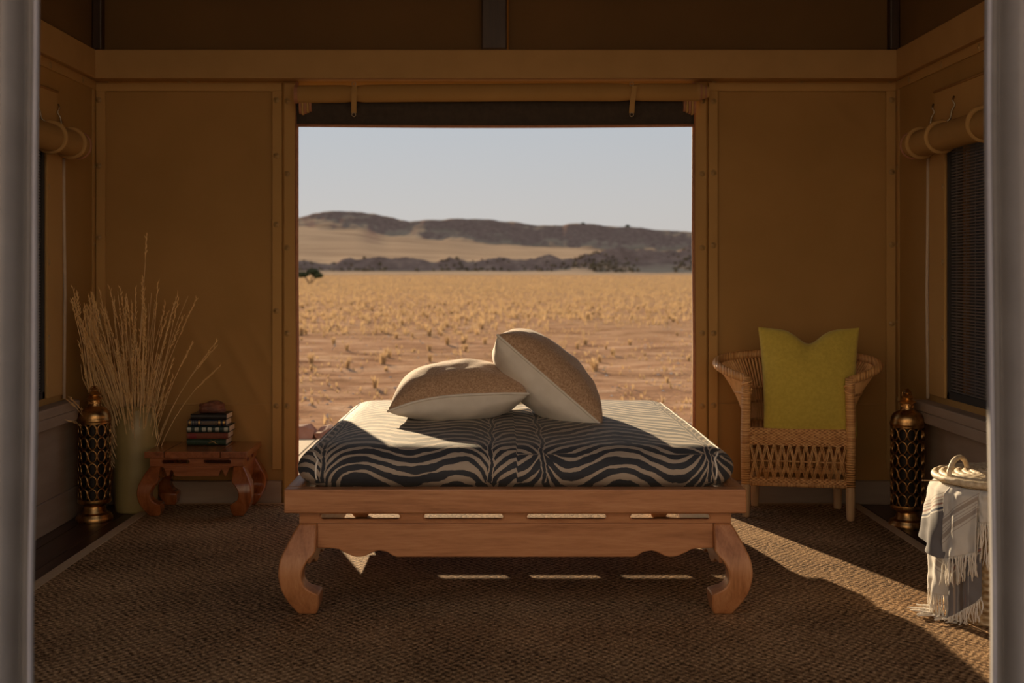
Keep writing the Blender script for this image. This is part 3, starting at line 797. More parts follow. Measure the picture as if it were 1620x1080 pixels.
def ex_rust(B_, L, h):
    bands((.15,), .038, bm_['red'], .0006, 'title_patch')(B_, L, h); bands((.08, .22, .90, .94), .002, bm_['red'], .0008)(B_, L, h)
def ex_green(B_, L, h):
    # small gilt leaping antelope-like emblem
    y = -.0095
    g = G().tube([(.014, y, h * .30), (.022, y, h * .48), (.034, y, h * .60), (.043, y, h * .52), (.050, y, h * .30), (.060, y, h * .22)], [.0010, .0018, .0028, .0024, .0014, .0008], 6)
    g.tube([(.036, y, h * .60), (.030, y, h * .78), (.018, y, h * .84)], .0011, 6).tube([(.036, y, h * .60), (.042, y, h * .74), (.050, y, h * .80)], .0011, 6).tube([(.022, y, h * .48), (.012, y, h * .42)], .001, 6)
    obj('gilt_emblem', g, bm_['gold'], B_, smooth=True)
    bands((.19, .80), .003, mat('green_rib', (.03, .06, .025), None), .0008)(B_, L, h)
def bx_(px0, px1, Y): return (px0 - CX) * Y / FPX, (px1 - CX) * Y / FPX
BYs = 6.215; zb = TOPZ
for lab, a, b, h, mm, ex, rz, dep in (
        ('dark green cloth book with gilt emblem at the bottom of the stack', 295, 357, .031, 'green', ex_green, 0, .150),
        ('rust brown book with red title patch second from the bottom', 295, 360, .032, 'rust', ex_rust, .02, .155),
        ('dark teal leather book with pale gilt panels, middle of the stack', 295, 362, .032, 'teal', ex_teal, .0, .152),
        ('navy book with gold dots and bands second from the top', 297, 357, .033, 'navy', ex_navy, .01, .150),
        ('plain black leather book on top of the stack', 301, 358, .028, 'black', None, -.02, .145)):
    x0, x1 = bx_(a, b, BYs)
    book(lab, x0, x1, BYs + .01, dep, zb, h, bm_[mm], bm_['page'], rz, ex); zb += h + .0004
# carved lump on top of the books
def lump(name, rad, seed, mt, n=3, amp=.35):
    bm = bmesh.new(); bmesh.ops.create_icosphere(bm, subdivisions=n, radius=1)
    for v in bm.verts:
        d = 1 + amp * noise3(v.co.x * 1.4 + seed, v.co.y * 1.4, v.co.z * 1.4) + amp * .4 * noise3(v.co.x * 4 + seed, v.co.y * 4, v.co.z * 4)
        v.co = Vector((v.co.x * rad[0], v.co.y * rad[1], max(v.co.z, -.55) * rad[2])) * d
    me = bpy.data.meshes.new(name); bm.to_mesh(me); bm.free(); me.materials.append(mt); return me
MT['redstone'] = mat('red_brown_stone', (.10, .035, .02), (.24, .09, .05), 30, rough=.6, bmp=.5, bscale=60, bdist=.01)
lm = lump('carved_stone', (.068, .05, .036), 3.3, MT['redstone'])
st = tag(obj('carved_stone', lm, None), 'small rough red-brown stone lying on top of the books', 'stone')
lowz = min(v.co.z for v in lm.vertices); st.location = ((336 - CX) * 6.28 / FPX, 6.285, zb - lowz)

# ------------------------------------------------------------------ lanterns
def lantern(label, loc):
    T = thing('brass_lantern', label, 'lantern', loc, 0, 'brass lanterns')
    obj('base', G().lathe([(.0, .0), (.086, .0), (.088, .008), (.086, .022), (.080, .030), (.079, .034), (.060, .042), (.052, .060), (.050, .072), (.056, .080), (.076, .088), (.0795, .094), (.0795, .102), (.0, .102)], 40), MT['brass'], T, smooth=True, angle=40)
    obj('lining', G().lathe([(.0, .103), (.060, .103), (.060, .475), (.0, .475)], 24), MT['dark_hollow'], T, smooth=True, angle=40)  # solid dark core; the see-through hollow's shade is put into its colour
    # six rows of eleven rings
    r0, a_, b_ = .074, .0195, .0285
    nr = 11
    pts = []
    for i in range(20):
        t = 2 * pi * i / 20; u = a_ * math.cos(t) / r0; pts.append((r0 * math.sin(u), -r0 * math.cos(u), b_ * math.sin(t)))
    g = G().tube(pts, .0042, 6, closed=True); me = bpy.data.meshes.new('ring'); me.from_pydata(g.v, [], g.f); fix(me); me.materials.append(MT['brass']); me.polygons.foreach_set('use_smooth', [True] * len(me.polygons))
    for row in range(6):
        for k in range(nr):
            o = obj('ring', me, None, T); o.location = (0, 0, .134 + row * .0618); o.rotation_euler = (0, 0, 2 * pi * (k + .3) / nr)
    for z in (.100, .474):
        obj('band', G().lathe([(.070, z), (.0785, z), (.0785, z + .008), (.070, z + .008), (.070, z)], 40), MT['brass'], T, smooth=True, angle=40)
    obj('shoulder', G().lathe([(.0, .482), (.079, .482), (.081, .487), (.0805, .494), (.077, .500), (.077, .506), (.074, .520), (.066, .534), (.050, .547), (.036, .553), (.034, .556), (.0, .556)], 40), MT['brass'], T, smooth=True, angle=50)
    obj('neck', G().lathe([(.0, .556), (.031, .556), (.029, .560), (.029, .584), (.033, .588), (.0, .588)], 32), MT['brass'], T, smooth=True, angle=40)
    for k in range(9):
        t = 2 * pi * k / 9; q = [((.0295) * math.sin(t + .24 * math.cos(w_)), -.0295 * math.cos(t + .24 * math.cos(w_)), .572 + .0085 * math.sin(w_)) for w_ in [2 * pi * i / 10 for i in range(10)]]
        obj('neck_ring', G().tube(q, .0018, 5, closed=True), MT['brass'], T, smooth=True)
    obj('finial', G().lathe([(.0, .588), (.040, .588), (.041, .592), (.034, .597), (.024, .602), (.022, .606), (.030, .610), (.031, .614), (.024, .620), (.016, .626), (.013, .630), (.020, .634), (.018, .640), (.008, .645), (.006, .652), (.0, .655)], 32), MT['brass'], T, smooth=True, angle=50)
    q = [(.026 * math.cos(t), .004, .628 + .024 * math.sin(t)) for t in [-.35 + (pi + .7) * i / 18 for i in range(19)]]
    obj('carrying_ring', G().tube(q, .0022, 6), MT['brass'], T, smooth=True)
    return T
LA = lantern('brass lantern beside the tall vase in the left corner', (-1.950, 5.985, 0.0))
LB = copy_tree(LA); LB.location = (1.945, 5.83, 0.0); LB.rotation_euler = (0, 0, .35)
LB['label'] = 'brass lantern on the floor between the cane chair and the basket'

# ------------------------------------------------------------------ vase with dried grass
VX, VY = -1.822, 6.235
vase = tag(obj('vase', G().lathe([(.0, 0), (.098, .0), (.104, .01), (.110, .10), (.114, .25), (.115, .38), (.112, .44), (.102, .48), (.092, .502), (.089, .51), (.090, .518), (.095, .524), (.095, .532), (.089, .535), (.080, .532), (.079, .515), (.095, .47), (.104, .42), (.104, .03), (.0, .02)], 56), MT['olive'], smooth=True, angle=60, loc=(VX, VY, 0)),
           'tall olive green glazed vase holding dried grass', 'vase')
bunch = thing('dried_grass_bunch', 'bunch of long dry golden grass in the olive vase', 'dried grass', (VX, VY, .03))
def stalk(base, dirx, diry, L, bend, head, r0=.0023):
    pts = []; rr = []; n = 9
    p = Vector(base); d = Vector((dirx, diry, 1)).normalized(); side = Vector((dirx, diry, 0))
    if side.length < 1e-4: side = Vector((1, 0, 0))
    side.normalize()
    for i in range(n + 1):
        pts.append(p.copy()); rr.append(r0 * (1 - .55 * i / n))
        p = p + d * (L / n); d = (d + side * bend / n + Vector((R.uniform(-.03, .03), R.uniform(-.02, .02), -abs(bend) * .4 / n * (i / n)))).normalized()
        lim = 6.40 - VY - .02
        if p.y > lim: p.y = lim
        if p.x + VX < XL + .09: p.x = XL + .09 - VX + R.uniform(0, .02)
    o = obj('stalk', G().tube(pts, rr, 4), MT['straw'], bunch)
    if head:
        g = G(); m = R.randint(16, 26); hl = R.uniform(.12, .24)
        tip = pts[-1]; back = (pts[-3] - pts[-1]).normalized()
        for k in range(m):
            t = k / m; c = tip + back * (t * hl)
            a = R.uniform(0, 2 * pi); sp = R.uniform(.004, .011)
            q = c - back * .018 + Vector((math.cos(a) * sp, math.sin(a) * sp, R.uniform(.0, .006)))
            if q.y > 6.40 - VY - .012: q.y = 6.40 - VY - .012
            g.tube([c, (c + q) / 2, q], [.0006, .0022, .0005], 4)
        obj('seed_head', g, MT['seed'], o)
for i in range(190):
    a = R.uniform(0, 2 * pi); rr = .068 * math.sqrt(R.random())
    bx, by = rr * math.cos(a), rr * math.sin(a)
    lean = R.gauss(-.10, .20) + bx * 3.0
    L = R.uniform(.72, 1.12) if R.random() < .75 else R.uniform(.55, .75)
    dx_ = max(-.36, min(.20, lean * .42)); stalk((bx * .5, by * .5, .0), dx_, min(R.uniform(-.16, .03) + by * .5, 1.2 * dx_ + .05), L, R.uniform(.0, .5), R.random() < .6)
for dx, L, bd in ((-.16, 1.25, .55), (-.19, 1.22, .5), (-.17, 1.2, .42), (-.2, 1.18, .4), (.005, 1.36, .01), (.05, 1.15, .05), (.09, 1.12, .1), (.12, 1.05, .12)):
    stalk((dx * .3, 0, 0), dx, min(-.04, dx * 1.3), L, bd, True, .0026)
for dx, L, bd in ((-.13, .92, 1.7), (-.15, .90, 1.5), (-.14, .84, 1.9), (.16, .92, .75), (.14, .95, .7), (.17, .86, .9)):
    stalk((dx * .3, -.01, 0), dx, min(-.06, dx * 1.4), L, bd, True, .0023)
for k in range(9):                                  # thin curls falling over the rim
    a = R.uniform(-.6, .6) if k < 6 else pi + R.uniform(-.5, .3)
    c = Vector((math.cos(a) * .06, math.sin(a) * .05 - .02, .44))
    out = Vector((math.cos(a), math.sin(a) * .5 - .3, 0)); h = R.uniform(.06, .16); w_ = R.uniform(.05, .09)
    pts = [c + out * (w_ * t) + Vector((0, 0, h * math.sin(pi * min(1, t * 1.15)) - (.10 * max(0, t - .7) / .3))) for t in [i / 12 for i in range(13)]]
    obj('stalk', G().tube(pts, .0013, 4), MT['straw'], bunch)

# ------------------------------------------------------------------ cane armchair
def crom(pts, t):
    n = len(pts) - 1; x = min(max(t, 0), 1) * n; i = min(int(x), n - 1); u = x - i
    p = [Vector(pts[max(0, min(n, i + q))]) for q in (-1, 0, 1, 2)]
    return .5 * ((2 * p[1]) + (p[2] - p[0]) * u + (2 * p[0] - 5 * p[1] + 4 * p[2] - p[3]) * u * u + (3 * p[1] - p[0] - 3 * p[2] + p[3]) * u ** 3)
chair = thing('cane_armchair', 'woven cane armchair with flared arms and wrapped posts by the right wall', 'chair', (1.462, 5.975, .0125), math.radians(-12))
HW, DP = .246, .345
rim_h = [(-HW, 0, .672), (-.305, .035, .690), (-.372, .10, .715), (-.393, .18, .735), (-.365, .275, .752), (-.27, .352, .765), (-.13, .378, .772), (0, .382, .774)]
rim_c = rim_h + [(-x, y, z) for x, y, z in rim_h[-2::-1]]
base_h = [(-HW, .0), (-.250, .06), (-.250, .13), (-.248, .20), (-.236, .275), (-.20, .325), (-.11, .346), (0, .348)]
base_c = [(x, y, 0) for x, y in base_h] + [(-x, y, 0) for x, y in base_h[-2::-1]]
SEATZ = .425
def surf(t, z):
    b = crom(base_c, t); r = crom(rim_c, t)
    if z <= SEATZ: return Vector((b.x, b.y, z))
    k = (z - SEATZ) / (r.z - SEATZ); k2 = k ** 1.7
    return Vector((b.x + (r.x - b.x) * k2, b.y + (r.y - b.y) * k2, z))
obj('rim', G().tube([crom(rim_c, i / 72) for i in range(73)], [.021] * 73, 12), MT['wrap_x'], chair, smooth=True)
g = G()
for i in range(1, 110):
    t = i / 110; zt = crom(rim_c, t).z
    pts = [surf(t, .17 + (zt - .17) * q / 12) for q in range(13)]
    g.tube(pts, .0055, 5)
obj('cane_shell', g, MT['cane'], chair, smooth=True, kind='stuff')
for z in (.19, .30, .44, .53, .60):
    obj('weft_band', G().tube([surf(i / 60, z) + Vector((0, 0, 0)) for i in range(61)], [.0085] * 61, 6), MT['wrap_x'], chair, smooth=True)
for s in (-1, 1):
    po = obj('arm_post', G().tube([(s * HW, -.004, .16), (s * (HW + .002), -.004, .40), (s * (HW - .002), -.004, .60), (s * (HW - .004), -.002, .685)], [.0235, .0235, .0225, .021], 14), MT['wrap'], chair, smooth=True)
    q = [(s * (HW - .004) + .0245 * math.cos(a) * (1 if j % 2 else .9), -.004 + .0245 * math.sin(a), .60 + .045 * (a / (2 * pi) if j else 1 - a / (2 * pi)) + .02 * j) for j in (0, 1) for a in [2 * pi * i / 14 for i in range(15)]]
    obj('binding', G().tube(q[:15], .004, 5).tube(q[15:], .004, 5), MT['cane'], po, smooth=True)
    obj('leg', G().lathe([(.0, 0), (.0165, 0), (.019, .012), (.0225, .12), (.0225, .175), (.0, .175)], 16, (s * HW, -.004, 0)), MT['pale_wood'], chair, smooth=True, angle=50)
    obj('leg', G().lathe([(.0, 0), (.018, 0), (.020, .012), (.023, .12), (.023, .175), (.0, .175)], 16, (s * .205, .30, 0)), MT['pale_wood'], chair, smooth=True, angle=50)
# seat
g = G().grid(lambda u, v: ((-HW + .024) + (2 * HW - .048) * u, -.012 + (.330 + .012) * v, .428 - .012 * math.sin(pi * u) * math.sin(pi * v)), 16, 12)
obj('seat', g, MT['weave'], chair, smooth=True, solid=.012)
def front_band(nm, z0, z1, bulge):
    pr = [(-.012 - bulge * math.sin(pi * q / 8), z0 + (z1 - z0) * q / 8) for q in range(9)] + [(.006, z1), (.006, z0)]
    return obj(nm, G().prism(pr, lambda a, b, d: (d, a, b), -HW + .018, HW - .018), MT['weave'], chair, smooth=True, angle=50)
front_band('seat_front_weave', .352, .432, .010)
front_band('lower_weave', .158, .196, .004)
g = G(); nl = 12; x0, x1 = -HW + .022, HW - .022
for i in range(-1, nl + 1):
    xb = x0 + (x1 - x0) * (i + .5) / nl; w_ = (x1 - x0) / nl
    for dd in (-1, 1):
        xa, xt = xb - dd * w_ * .5, xb + dd * w_ * .5
        if min(xa, xt) < x0 - .001 or max(xa, xt) > x1 + .001: continue
        y = -.017 - (.003 if dd > 0 else 0)
        for off in (-.0035, .0035):
            g.tube([(xa + off, y, .190), (xt + off, y, .358)], .0027, 5)
obj('lattice_backing', G().tube([(x0, -.004, .275), (x1, -.004, .275)], .004, 6), MT['cane'], chair, smooth=True)
obj('front_lattice', g, MT['cane'], chair, smooth=True, kind='stuff')
obj('stretcher', G().tube([(-HW, -.008, .162), (HW, -.008, .162)], .010, 8), MT['wrap_x'], chair, smooth=True)
obj('stretcher', G().tube([(-HW + .01, .02, .226), (HW - .01, .02, .226)], .009, 8), MT['cane'], chair, smooth=True)
cu = at(1281, 607, 6.02)
pillow('cushion', 'square chartreuse green cushion with chopped top on the cane armchair', .485, .53, .15, (cu.x, 6.03, cu.z + .012), RZ_(-9) @ RX_(80), 'green', 'green', None, chop=.13, pinch=.045)

# ------------------------------------------------------------------ basket, lid and throw
BXC, BYC, BR, BH = 1.785, 4.30, .225, .465
basket = thing('lidded_basket', 'round woven straw basket with coiled lid at the right edge', 'basket', (BXC, BYC, .0125))
def bas(u, v):
    a = u * 2 * pi; r = BR * (.90 + .10 * math.sin(pi * min(1, v * 1.1) * .5)) * (1 + .010 * math.sin(v * 2 * pi * 20)); return (r * math.cos(a), r * math.sin(a), v * BH)
obj('body', G().grid(bas, 64, 80), MT['basket'], basket, smooth=True, solid=.012)
obj('bottom', G().lathe([(0, 0), (BR * .89, 0), (BR * .89, .012), (0, .012)], 40), MT['basket'], basket)
lid = obj('lid', G().lathe([(0, .466), (BR + .012, .466), (BR + .020, .474), (BR + .012, .484), (.10, .497), (0, .499)], 64), MT['coil'], basket, smooth=True, angle=60)
for k in range(9):
    r = BR + .016 - k * .0255
    z = .478 + .0020 * k
    if r > .02: obj('coil', G().tube([(r * math.cos(t), r * math.sin(t), z + .0012 * math.sin(t * 30 + k * 1.2)) for t in [2 * pi * i / 104 for i in range(104)]], .0125, 8, closed=True), MT['coil'], lid, smooth=True)
hp = [(-.12 + .0 + .075 * math.cos(t) * .9, -.02 + .03 * math.cos(t), .495 + .085 * math.sin(t)) for t in [pi * i / 20 for i in range(21)]]
hb = [Vector((x, y, z)) for x, y, z in hp]
obj('handle', G().tube([(-.165 + .055 * math.cos(t), .02 + .06 * math.cos(t), .480 + .062 * math.sin(t)) for t in [pi * i / 22 for i in range(23)]], .009, 8), MT['coil'], lid, smooth=True)
obj('stray_straw', G().tube([(-BR - .01, -.06, .474), (-BR - .05, -.07, .476), (-BR - .10, -.075, .478)], .0018, 5), MT['cane'], lid)

def stripe_mat(name, base, bands_u, bands_v):
    """cloth with woven bands across UV; bands = (position, width, colour)"""
    m, nt, bs = mat_base(name)
    uv = N(nt, 'ShaderNodeAttribute', attribute_name='cloth_uv'); s = N(nt, 'ShaderNodeSeparateXYZ'); nt.links.new(uv.outputs['Vector'], s.inputs[0])
    cur = None; col = N(nt, 'ShaderNodeRGB'); col.outputs[0].default_value = (*base, 1); cur = col.outputs[0]
    for ax, bl in (('X', bands_u), ('Y', bands_v)):
        for p, w_, c, op in bl:
            d = math_(nt, 'ABSOLUTE', math_(nt, 'SUBTRACT', s.outputs[ax], p)); k = math_(nt, 'MULTIPLY', math_(nt, 'LESS_THAN', d, w_ / 2), op)
            mx = N(nt, 'ShaderNodeMix', data_type='RGBA'); nt.links.new(k, mx.inputs[0]); nt.links.new(cur, mx.inputs[6]); mx.inputs[7].default_value = (*c, 1); cur = mx.outputs[2]
    nt.links.new(cur, bs.inputs['Base Color']); bs.inputs['Roughness'].default_value = .9; bs.inputs['Sheen Weight'].default_value = .2
    bump(nt, bs, noisetex(nt, coords(nt), 300, 2), .3, .002)
    return m
GREY, BRN, BLU, REDB, WHT = (.155, .145, .15), (.30, .24, .20), (.035, .045, .09), (.30, .13, .10), (.60, .57, .52)
cloth_a = stripe_mat('throw_cloth_dark', WHT, [], [(.86, .62, GREY, 1.0), (.52, .025, BLU, 1), (.47, .02, REDB, .9), (.43, .012, BRN, .9), (.40, .012, REDB, .8), (.36, .01, BRN, .8), (1.05, .02, WHT, .9)])
cloth_b = stripe_mat('throw_cloth_light', WHT, [], [(.34, .012, BRN, .7), (.40, .06, BRN, .75), (.47, .012, BRN, .7), (.52, .012, BRN, .7), (.58, .07, BRN, .75), (.66, .012, BRN, .7)])
cloth_c = stripe_mat('throw_cloth_grey', GREY, [(.18, .05, BRN, .9), (.28, .012, WHT, .6), (.40, .12, (.10, .075, .06), .9), (.55, .02, REDB, .6), (.66, .012, WHT, .6)], [(.985, .07, WHT, .8), (.05, .22, WHT, 1), (.13, .04, BLU, 1), (.20, .03, BRN, 1), (.245, .02, WHT, .8), (.28, .025, REDB, .9), (.32, .02, WHT, .7)])
throw = thing('striped_throw', 'cream and grey striped throw with fringe hanging over the basket', 'throw', (BXC, BYC, 0))
def cloth(name, fn, m_, nu=36, nv=60, parent=throw, kx=None):
    g = G().grid(lambda u, v: Vector(fn(u, v)) - Vector((BXC, BYC, 0)), nu, nv)
    me = bpy.data.meshes.new(name); me.from_pydata(g.v, [], g.f); me.materials.append(m_)
    a = me.attributes.new('cloth_uv', 'FLOAT_VECTOR', 'POINT')
    co = []
    for j in range(nv + 1):
        for i in range(nu + 1):
            u, v = i / nu, j / nv
            if kx: u, v = kx(u, v)
            co += [u, v, 0]
    a.data.foreach_set('vector', co); me.polygons.foreach_set('use_smooth', [True] * len(me.polygons))
    o = bpy.data.objects.new(name, me); COL.objects.link(o); o.parent = parent
    md = o.modifiers.new('solid', 'SOLIDIFY'); md.thickness = .004; md.offset = 0
    return o
def edge_pt(a, r=BR + .018): return BXC + r * math.cos(a), BYC + r * math.sin(a)
# hanging fold functions: angle around the basket (pi = left, -pi/2 = towards the camera)
def fold(a0, a1, z0, z1, out0, out1, wav, seed, skew=0):
    def fn(u, v):
        a = a0 + (a1 - a0) * u; a += skew * v
        r = BR + .026 + out0 + (out1 - out0) * (v ** .8) + wav * (.25 + v) * math.sin(u * 3.1 * pi + seed + v * 1.1) + .006 * noise3(u * 5 + seed, v * 5)
        z = z0 + (z1(u) - z0) * v
        if v < .10: r -= (.10 - v) * .22
        return (BXC + r * math.cos(a), BYC + r * math.sin(a), z)
    return fn
fa = fold(math.radians(146), math.radians(207), .472, lambda u: .255 - .035 * u, .0, .030, .013, .4, .03)
cloth('fold', fa, cloth_a, kx=lambda u, v: (u, v * .75 + .35 * u))
fb = fold(math.radians(165), math.radians(206), .31, lambda u: .085 + .015 * u, .0, .012, .009, 1.9, .02)
cloth('fold', fb, cloth_b, kx=lambda u, v: (u, v * .8 + .05 + .3 * (1 - u)))
fc = fold(math.radians(199), math.radians(227), .472, lambda u: .225 + .05 * u, .012, .034, .008, 2.6, .01)
cloth('fold', fc, cloth_b, kx=lambda u, v: (u, v * .9 + .35 * u - .05))
fd = fold(math.radians(203), math.radians(229), .30, lambda u: .030 + .085 * u, .006, .014, .004, .3, .01)
cloth('fold', fd, cloth_c, kx=lambda u, v: (u, v * .8 + .28 * u - .08))
def fringe(fn, n, L, sp=.02, floor_=.016, spread=0):
    g = G()
    for i in range(n):
        u = (i + .5) / n; p = Vector(fn(u, 1.0)) - Vector((BXC, BYC, 0)); l = L * R.uniform(.75, 1.15)
        pts = [p]; q = p.copy(); d = Vector((R.uniform(-sp, sp) * 6, R.uniform(-sp, sp) * 6, -1)).normalized()
        for k in range(7):
            q = q + d * l / 7 + Vector((R.uniform(-.003, .003), R.uniform(-.003, .003), 0))
            if q.z < floor_ + .003 * (i % 4):
                q.z = floor_ + .003 * (i % 4) + R.uniform(0, .002); d = Vector((-abs(R.uniform(.3, 1)) if spread else R.uniform(-1, 1), R.uniform(-.5, .4), 0)).normalized() * (1.2 if spread else .5)
            pts.append(q.copy())
        g.tube(pts, [.0024] * 6 + [.0028, .0018], 5)
    obj('fringe', g, MT['cream'], throw, smooth=True, kind='stuff')
fringe(fb, 40, .12, spread=1); fringe(fc, 30, .09); fringe(fd, 26, .06); 
fe = fold(math.radians(225), math.radians(236), .472, lambda u: .37, .004, .008, .003, 2.6, .0)
cloth('fold', fe, cloth_b, 12, 24, kx=lambda u, v: (u, v * .3)); fringe(fe, 12, .14)

# ------------------------------------------------------------------ curtains at the entrance
def curtain(label, s):
    T = thing('curtain', label, 'curtain', (0, 0, 0), 0, 'entrance curtains')
    def path(q):                                 # q 0 (inner edge) .. 1 (outer)
        if q < .06: return .980, 2.62 + .030 * math.sin(-.6) + .022 * (1 - q / .06)
        q = (q - .06) / .94; x = .980 + .32 * q; y = 2.62 + .030 * math.sin(q * 26 - .6) + .012 * math.sin(q * 61)
        return x, y
    def fn(u, v):
        x, y = path(u); z = .02 + 2.26 * v
        x += .006 * math.sin(v * 5 + 1) * (1 - u) + .004 * noise3(v * 4, u * 3, s)
        return (s * x + (0.0 if s < 0 else .068), y + .006 * noise3(u * 4, v * 3, 2), z)
    obj('cloth', G().grid(fn, 90, 60), MT['curtain'], T, smooth=True, solid=.006)
    g = G().grid(lambda u, v: (lambda p: (p[0] - s * .003, p[1] - .006, p[2]))(fn(.06 + .055 * u, v)), 10, 60)
    obj('edge_hem', g, MT['curtain_hem'], T, smooth=True, solid=.008)
    return T
curtain('grey curtain drawn aside at the left of the entrance', -1)
curtain('grey curtain drawn aside at the right of the entrance', 1)

# ------------------------------------------------------------------ rolled blinds
def spiral(r, turns, n, cx, cz, th=.0):
    return [(cx + (r * (.35 + .65 * i / n)) * math.cos(turns * 2 * pi * i / n), cz + (r * (.35 + .65 * i / n)) * math.sin(turns * 2 * pi * i / n)) for i in range(n + 1)]
def strap(parent, x, y, z0, z1, w_=.026, lean=0, name='strap'):
    o = obj(name, G().prism([(-w_ / 2, z0), (w_ / 2, z0), (w_ / 2 + lean, z1), (-w_ / 2 + lean, z1)], lambda a, b, d: (x + a, y - d, b), 0, .004), MT['hem'], parent, bevel=.001)
    return o
RZ0 = at(0, 148, 6.33).z
rollb = thing('rolled_door_flap', 'rolled-up canvas door flap strapped under the beam', 'blind', (0, 6.335, RZ0))
rx0, rx1 = at(468, 0, 6.33).x, at(1103, 0, 6.33).x
def roll_fn(rad, x0, x1, sag, seed, dents=()):
    def fn(u, v):
        x = x0 + (x1 - x0) * u; a = v * 2 * pi
        dz = -sag * math.sin(pi * u) + .010 * (u - .3)
        r = rad * (1 + .03 * noise3(x * 3, a, seed))
        for dx in dents: r *= 1 - .13 * math.exp(-((x - dx) / .035) ** 2)
        return (x, r * math.cos(a) * .8, dz + r * math.sin(a))
    return fn
s1, s2 = at(560, 0, 6.3).x, at(999, 0, 6.3).x
g = G(); fn = roll_fn(.046, rx0, rx1, -.004, 1, (s1, s2)); g.grid(fn, 140, 24)
g.f.append(tuple(range(24 * 141, -1, -141)[1:])); g.f.append(tuple(range(140, 25 * 141 - 1, 141)))
obj('roll', g, MT['canvas'], rollb, smooth=True, recalc=True, angle=70)
for k in range(5):                               # staggered layers showing at the right-hand end
    xx = rx1 + .012 * k; r = .047 - .0045 * k
    obj('roll_layer', G().loft([[(x_, r * .8 * math.cos(t), .0085 + r * math.sin(t)) for t in [2 * pi * i / 24 for i in range(24)]] for x_ in (xx - .004, xx + .012)]), MT['piping' if k % 2 else 'hem'], rollb, smooth=True, angle=50)
obj('roll_layer', G().loft([[(x_, .040 * math.cos(t), -.003 + .048 * math.sin(t)) for t in [2 * pi * i / 24 for i in range(24)]] for x_ in (rx0 - .006, rx0 + .012)]), MT['piping'], rollb, smooth=True, angle=50)
for x_, lean in ((s1, .004), (s2, .018)):
    st_ = obj('strap', G().loft([[(x_ + dx + lean * (1 - q), y_, z_) for dx in (-.013, .013)] + [(x_ + dx + lean * (1 - q), y_ - .004, z_) for dx in (.013, -.013)] for q, y_, z_ in ((1, -.040, -.105), (.85, -.042, -.06), (.7, -.045, -.035), (.4, -.046, .0), (.1, -.040, .034))]), MT['hem'], rollb)
    for zc, rr in ((.044, .010), (-.113, .010)):
        obj('ring', G().tube([(x_ + (lean if zc < 0 else 0) * 0 + rr * math.cos(t), -.044, zc + rr * math.sin(t)) for t in [2 * pi * i / 14 for i in range(14)]], .002, 5, closed=True), MT['steel'], rollb, smooth=True)
meshb = thing('rolled_mesh_screen', 'dark insect mesh screen rolled under the canvas door flap', 'blind', (0, 6.385, 0))
mz0, mz1 = at(0, 199, 6.385).z, 2.11
mx0, mx1 = OX0 + .004, OX1 - .004
def mfn(u, v):
    x = mx0 + (mx1 - mx0) * u; z = mz0 + (mz1 - mz0) * v
    return (x, -.012 - .022 * math.exp(-((v - .62) / .25) ** 2) + .006 * noise3(x * 4, z * 9, 3), z - .006 * math.sin(pi * u) * (1 - v))
obj('mesh_roll', G().grid(mfn, 100, 20), MT['mesh'], meshb, smooth=True, solid=.006)
obj('edge_piping', G().tube([(mx0 + (mx1 - mx0) * i / 20, -.016, mz0 - .006 * math.sin(pi * i / 20)) for i in range(21)], .008, 8), MT['piping'], meshb, smooth=True)
for x0_, sgn in ((at(475, 0, 6.35).x, 1), (at(1098, 0, 6.35).x, -1)):
    for k in range(5):
        x_ = x0_ + sgn * k * .013; h = .052 - .006 * abs(k - 1)
        obj('ribbed_end', G().loft([[(xx, -.035 + .024 * math.cos(t), 2.065 + h * math.sin(t)) for t in [2 * pi * i / 18 for i in range(18)]] for xx in (x_ - .004, x_ + .0075)]), MT['hem' if k % 2 else 'piping'], meshb, smooth=True, angle=50)
# side window blinds
def side_blind(label, s, X):
    r = .062; T = thing('rolled_window_blind', label, 'blind', (X - s * (r + .012), 0, 1.815), 0, 'rolled window blinds')
    y0, y1 = 5.93, WY0 - .25
    def fn(u, v):
        y = y0 + (y1 - y0) * u; a = v * 2 * pi; rr = r * (1 + .03 * noise3(y * 3, a))
        for q in (.16, .55, .9): rr *= 1 - .10 * math.exp(-((u - q) / .02) ** 2)
        return (rr * math.cos(a), y, rr * math.sin(a) - .004 * math.sin(pi * u))
    g = G().grid(fn, 80, 24); g.f.append(tuple(j * 81 for j in range(24))); g.f.append(tuple(j * 81 + 80 for j in range(24)))
    obj('roll', g, MT['canvas'], T, smooth=True, angle=70)
    q = [(r * 1.0 * math.cos(t), y0 + .002, r * math.sin(t)) for t in [2 * pi * i / 28 for i in range(28)]]
    obj('end_piping', G().tube(q, .007, 7, closed=True), MT['piping'], T, smooth=True)
    dx = s * (r + .012)
    obj('valance', G().box(min(dx - s * .012, dx - s * .002), max(dx - s * .012, dx - s * .002), y1 - .02, y0 - .10, .0, .24), MT['hem'], T, bevel=.003)
    obj('valance_edge', G().tube([(dx - s * .014, y1 - .02, .24), (dx - s * .014, (y0 + y1) / 2, .232), (dx - s * .014, y0 - .10, .24)], .006, 6), MT['hem'], T, smooth=True)
    for yy in (y0 - .10, y0 - .36, y0 - .85):
        st_ = obj('strap', G().tube([((r + .004) * math.cos(t), yy, (r + .004) * math.sin(t)) for t in [2 * pi * i / 24 for i in range(24)]], .008, 6, closed=True, flat=1.6), MT['hem'], T, smooth=True)
        obj('clip', G().tube([(dx - s * .016, yy, .185), (dx - s * .022, yy, .165), (dx - s * .014, yy - .008, .145), (dx - s * .026, yy, .12), (dx - s * .03, yy + .004, .085), (-s * .0 + s * .02, yy, r + .002)], .004, 6), MT['steel'], st_, smooth=True)
    return T
side_blind('rolled canvas blind above the left window', -1, XL)
side_blind('rolled canvas blind above the right window beside the cane chair', 1, XR)
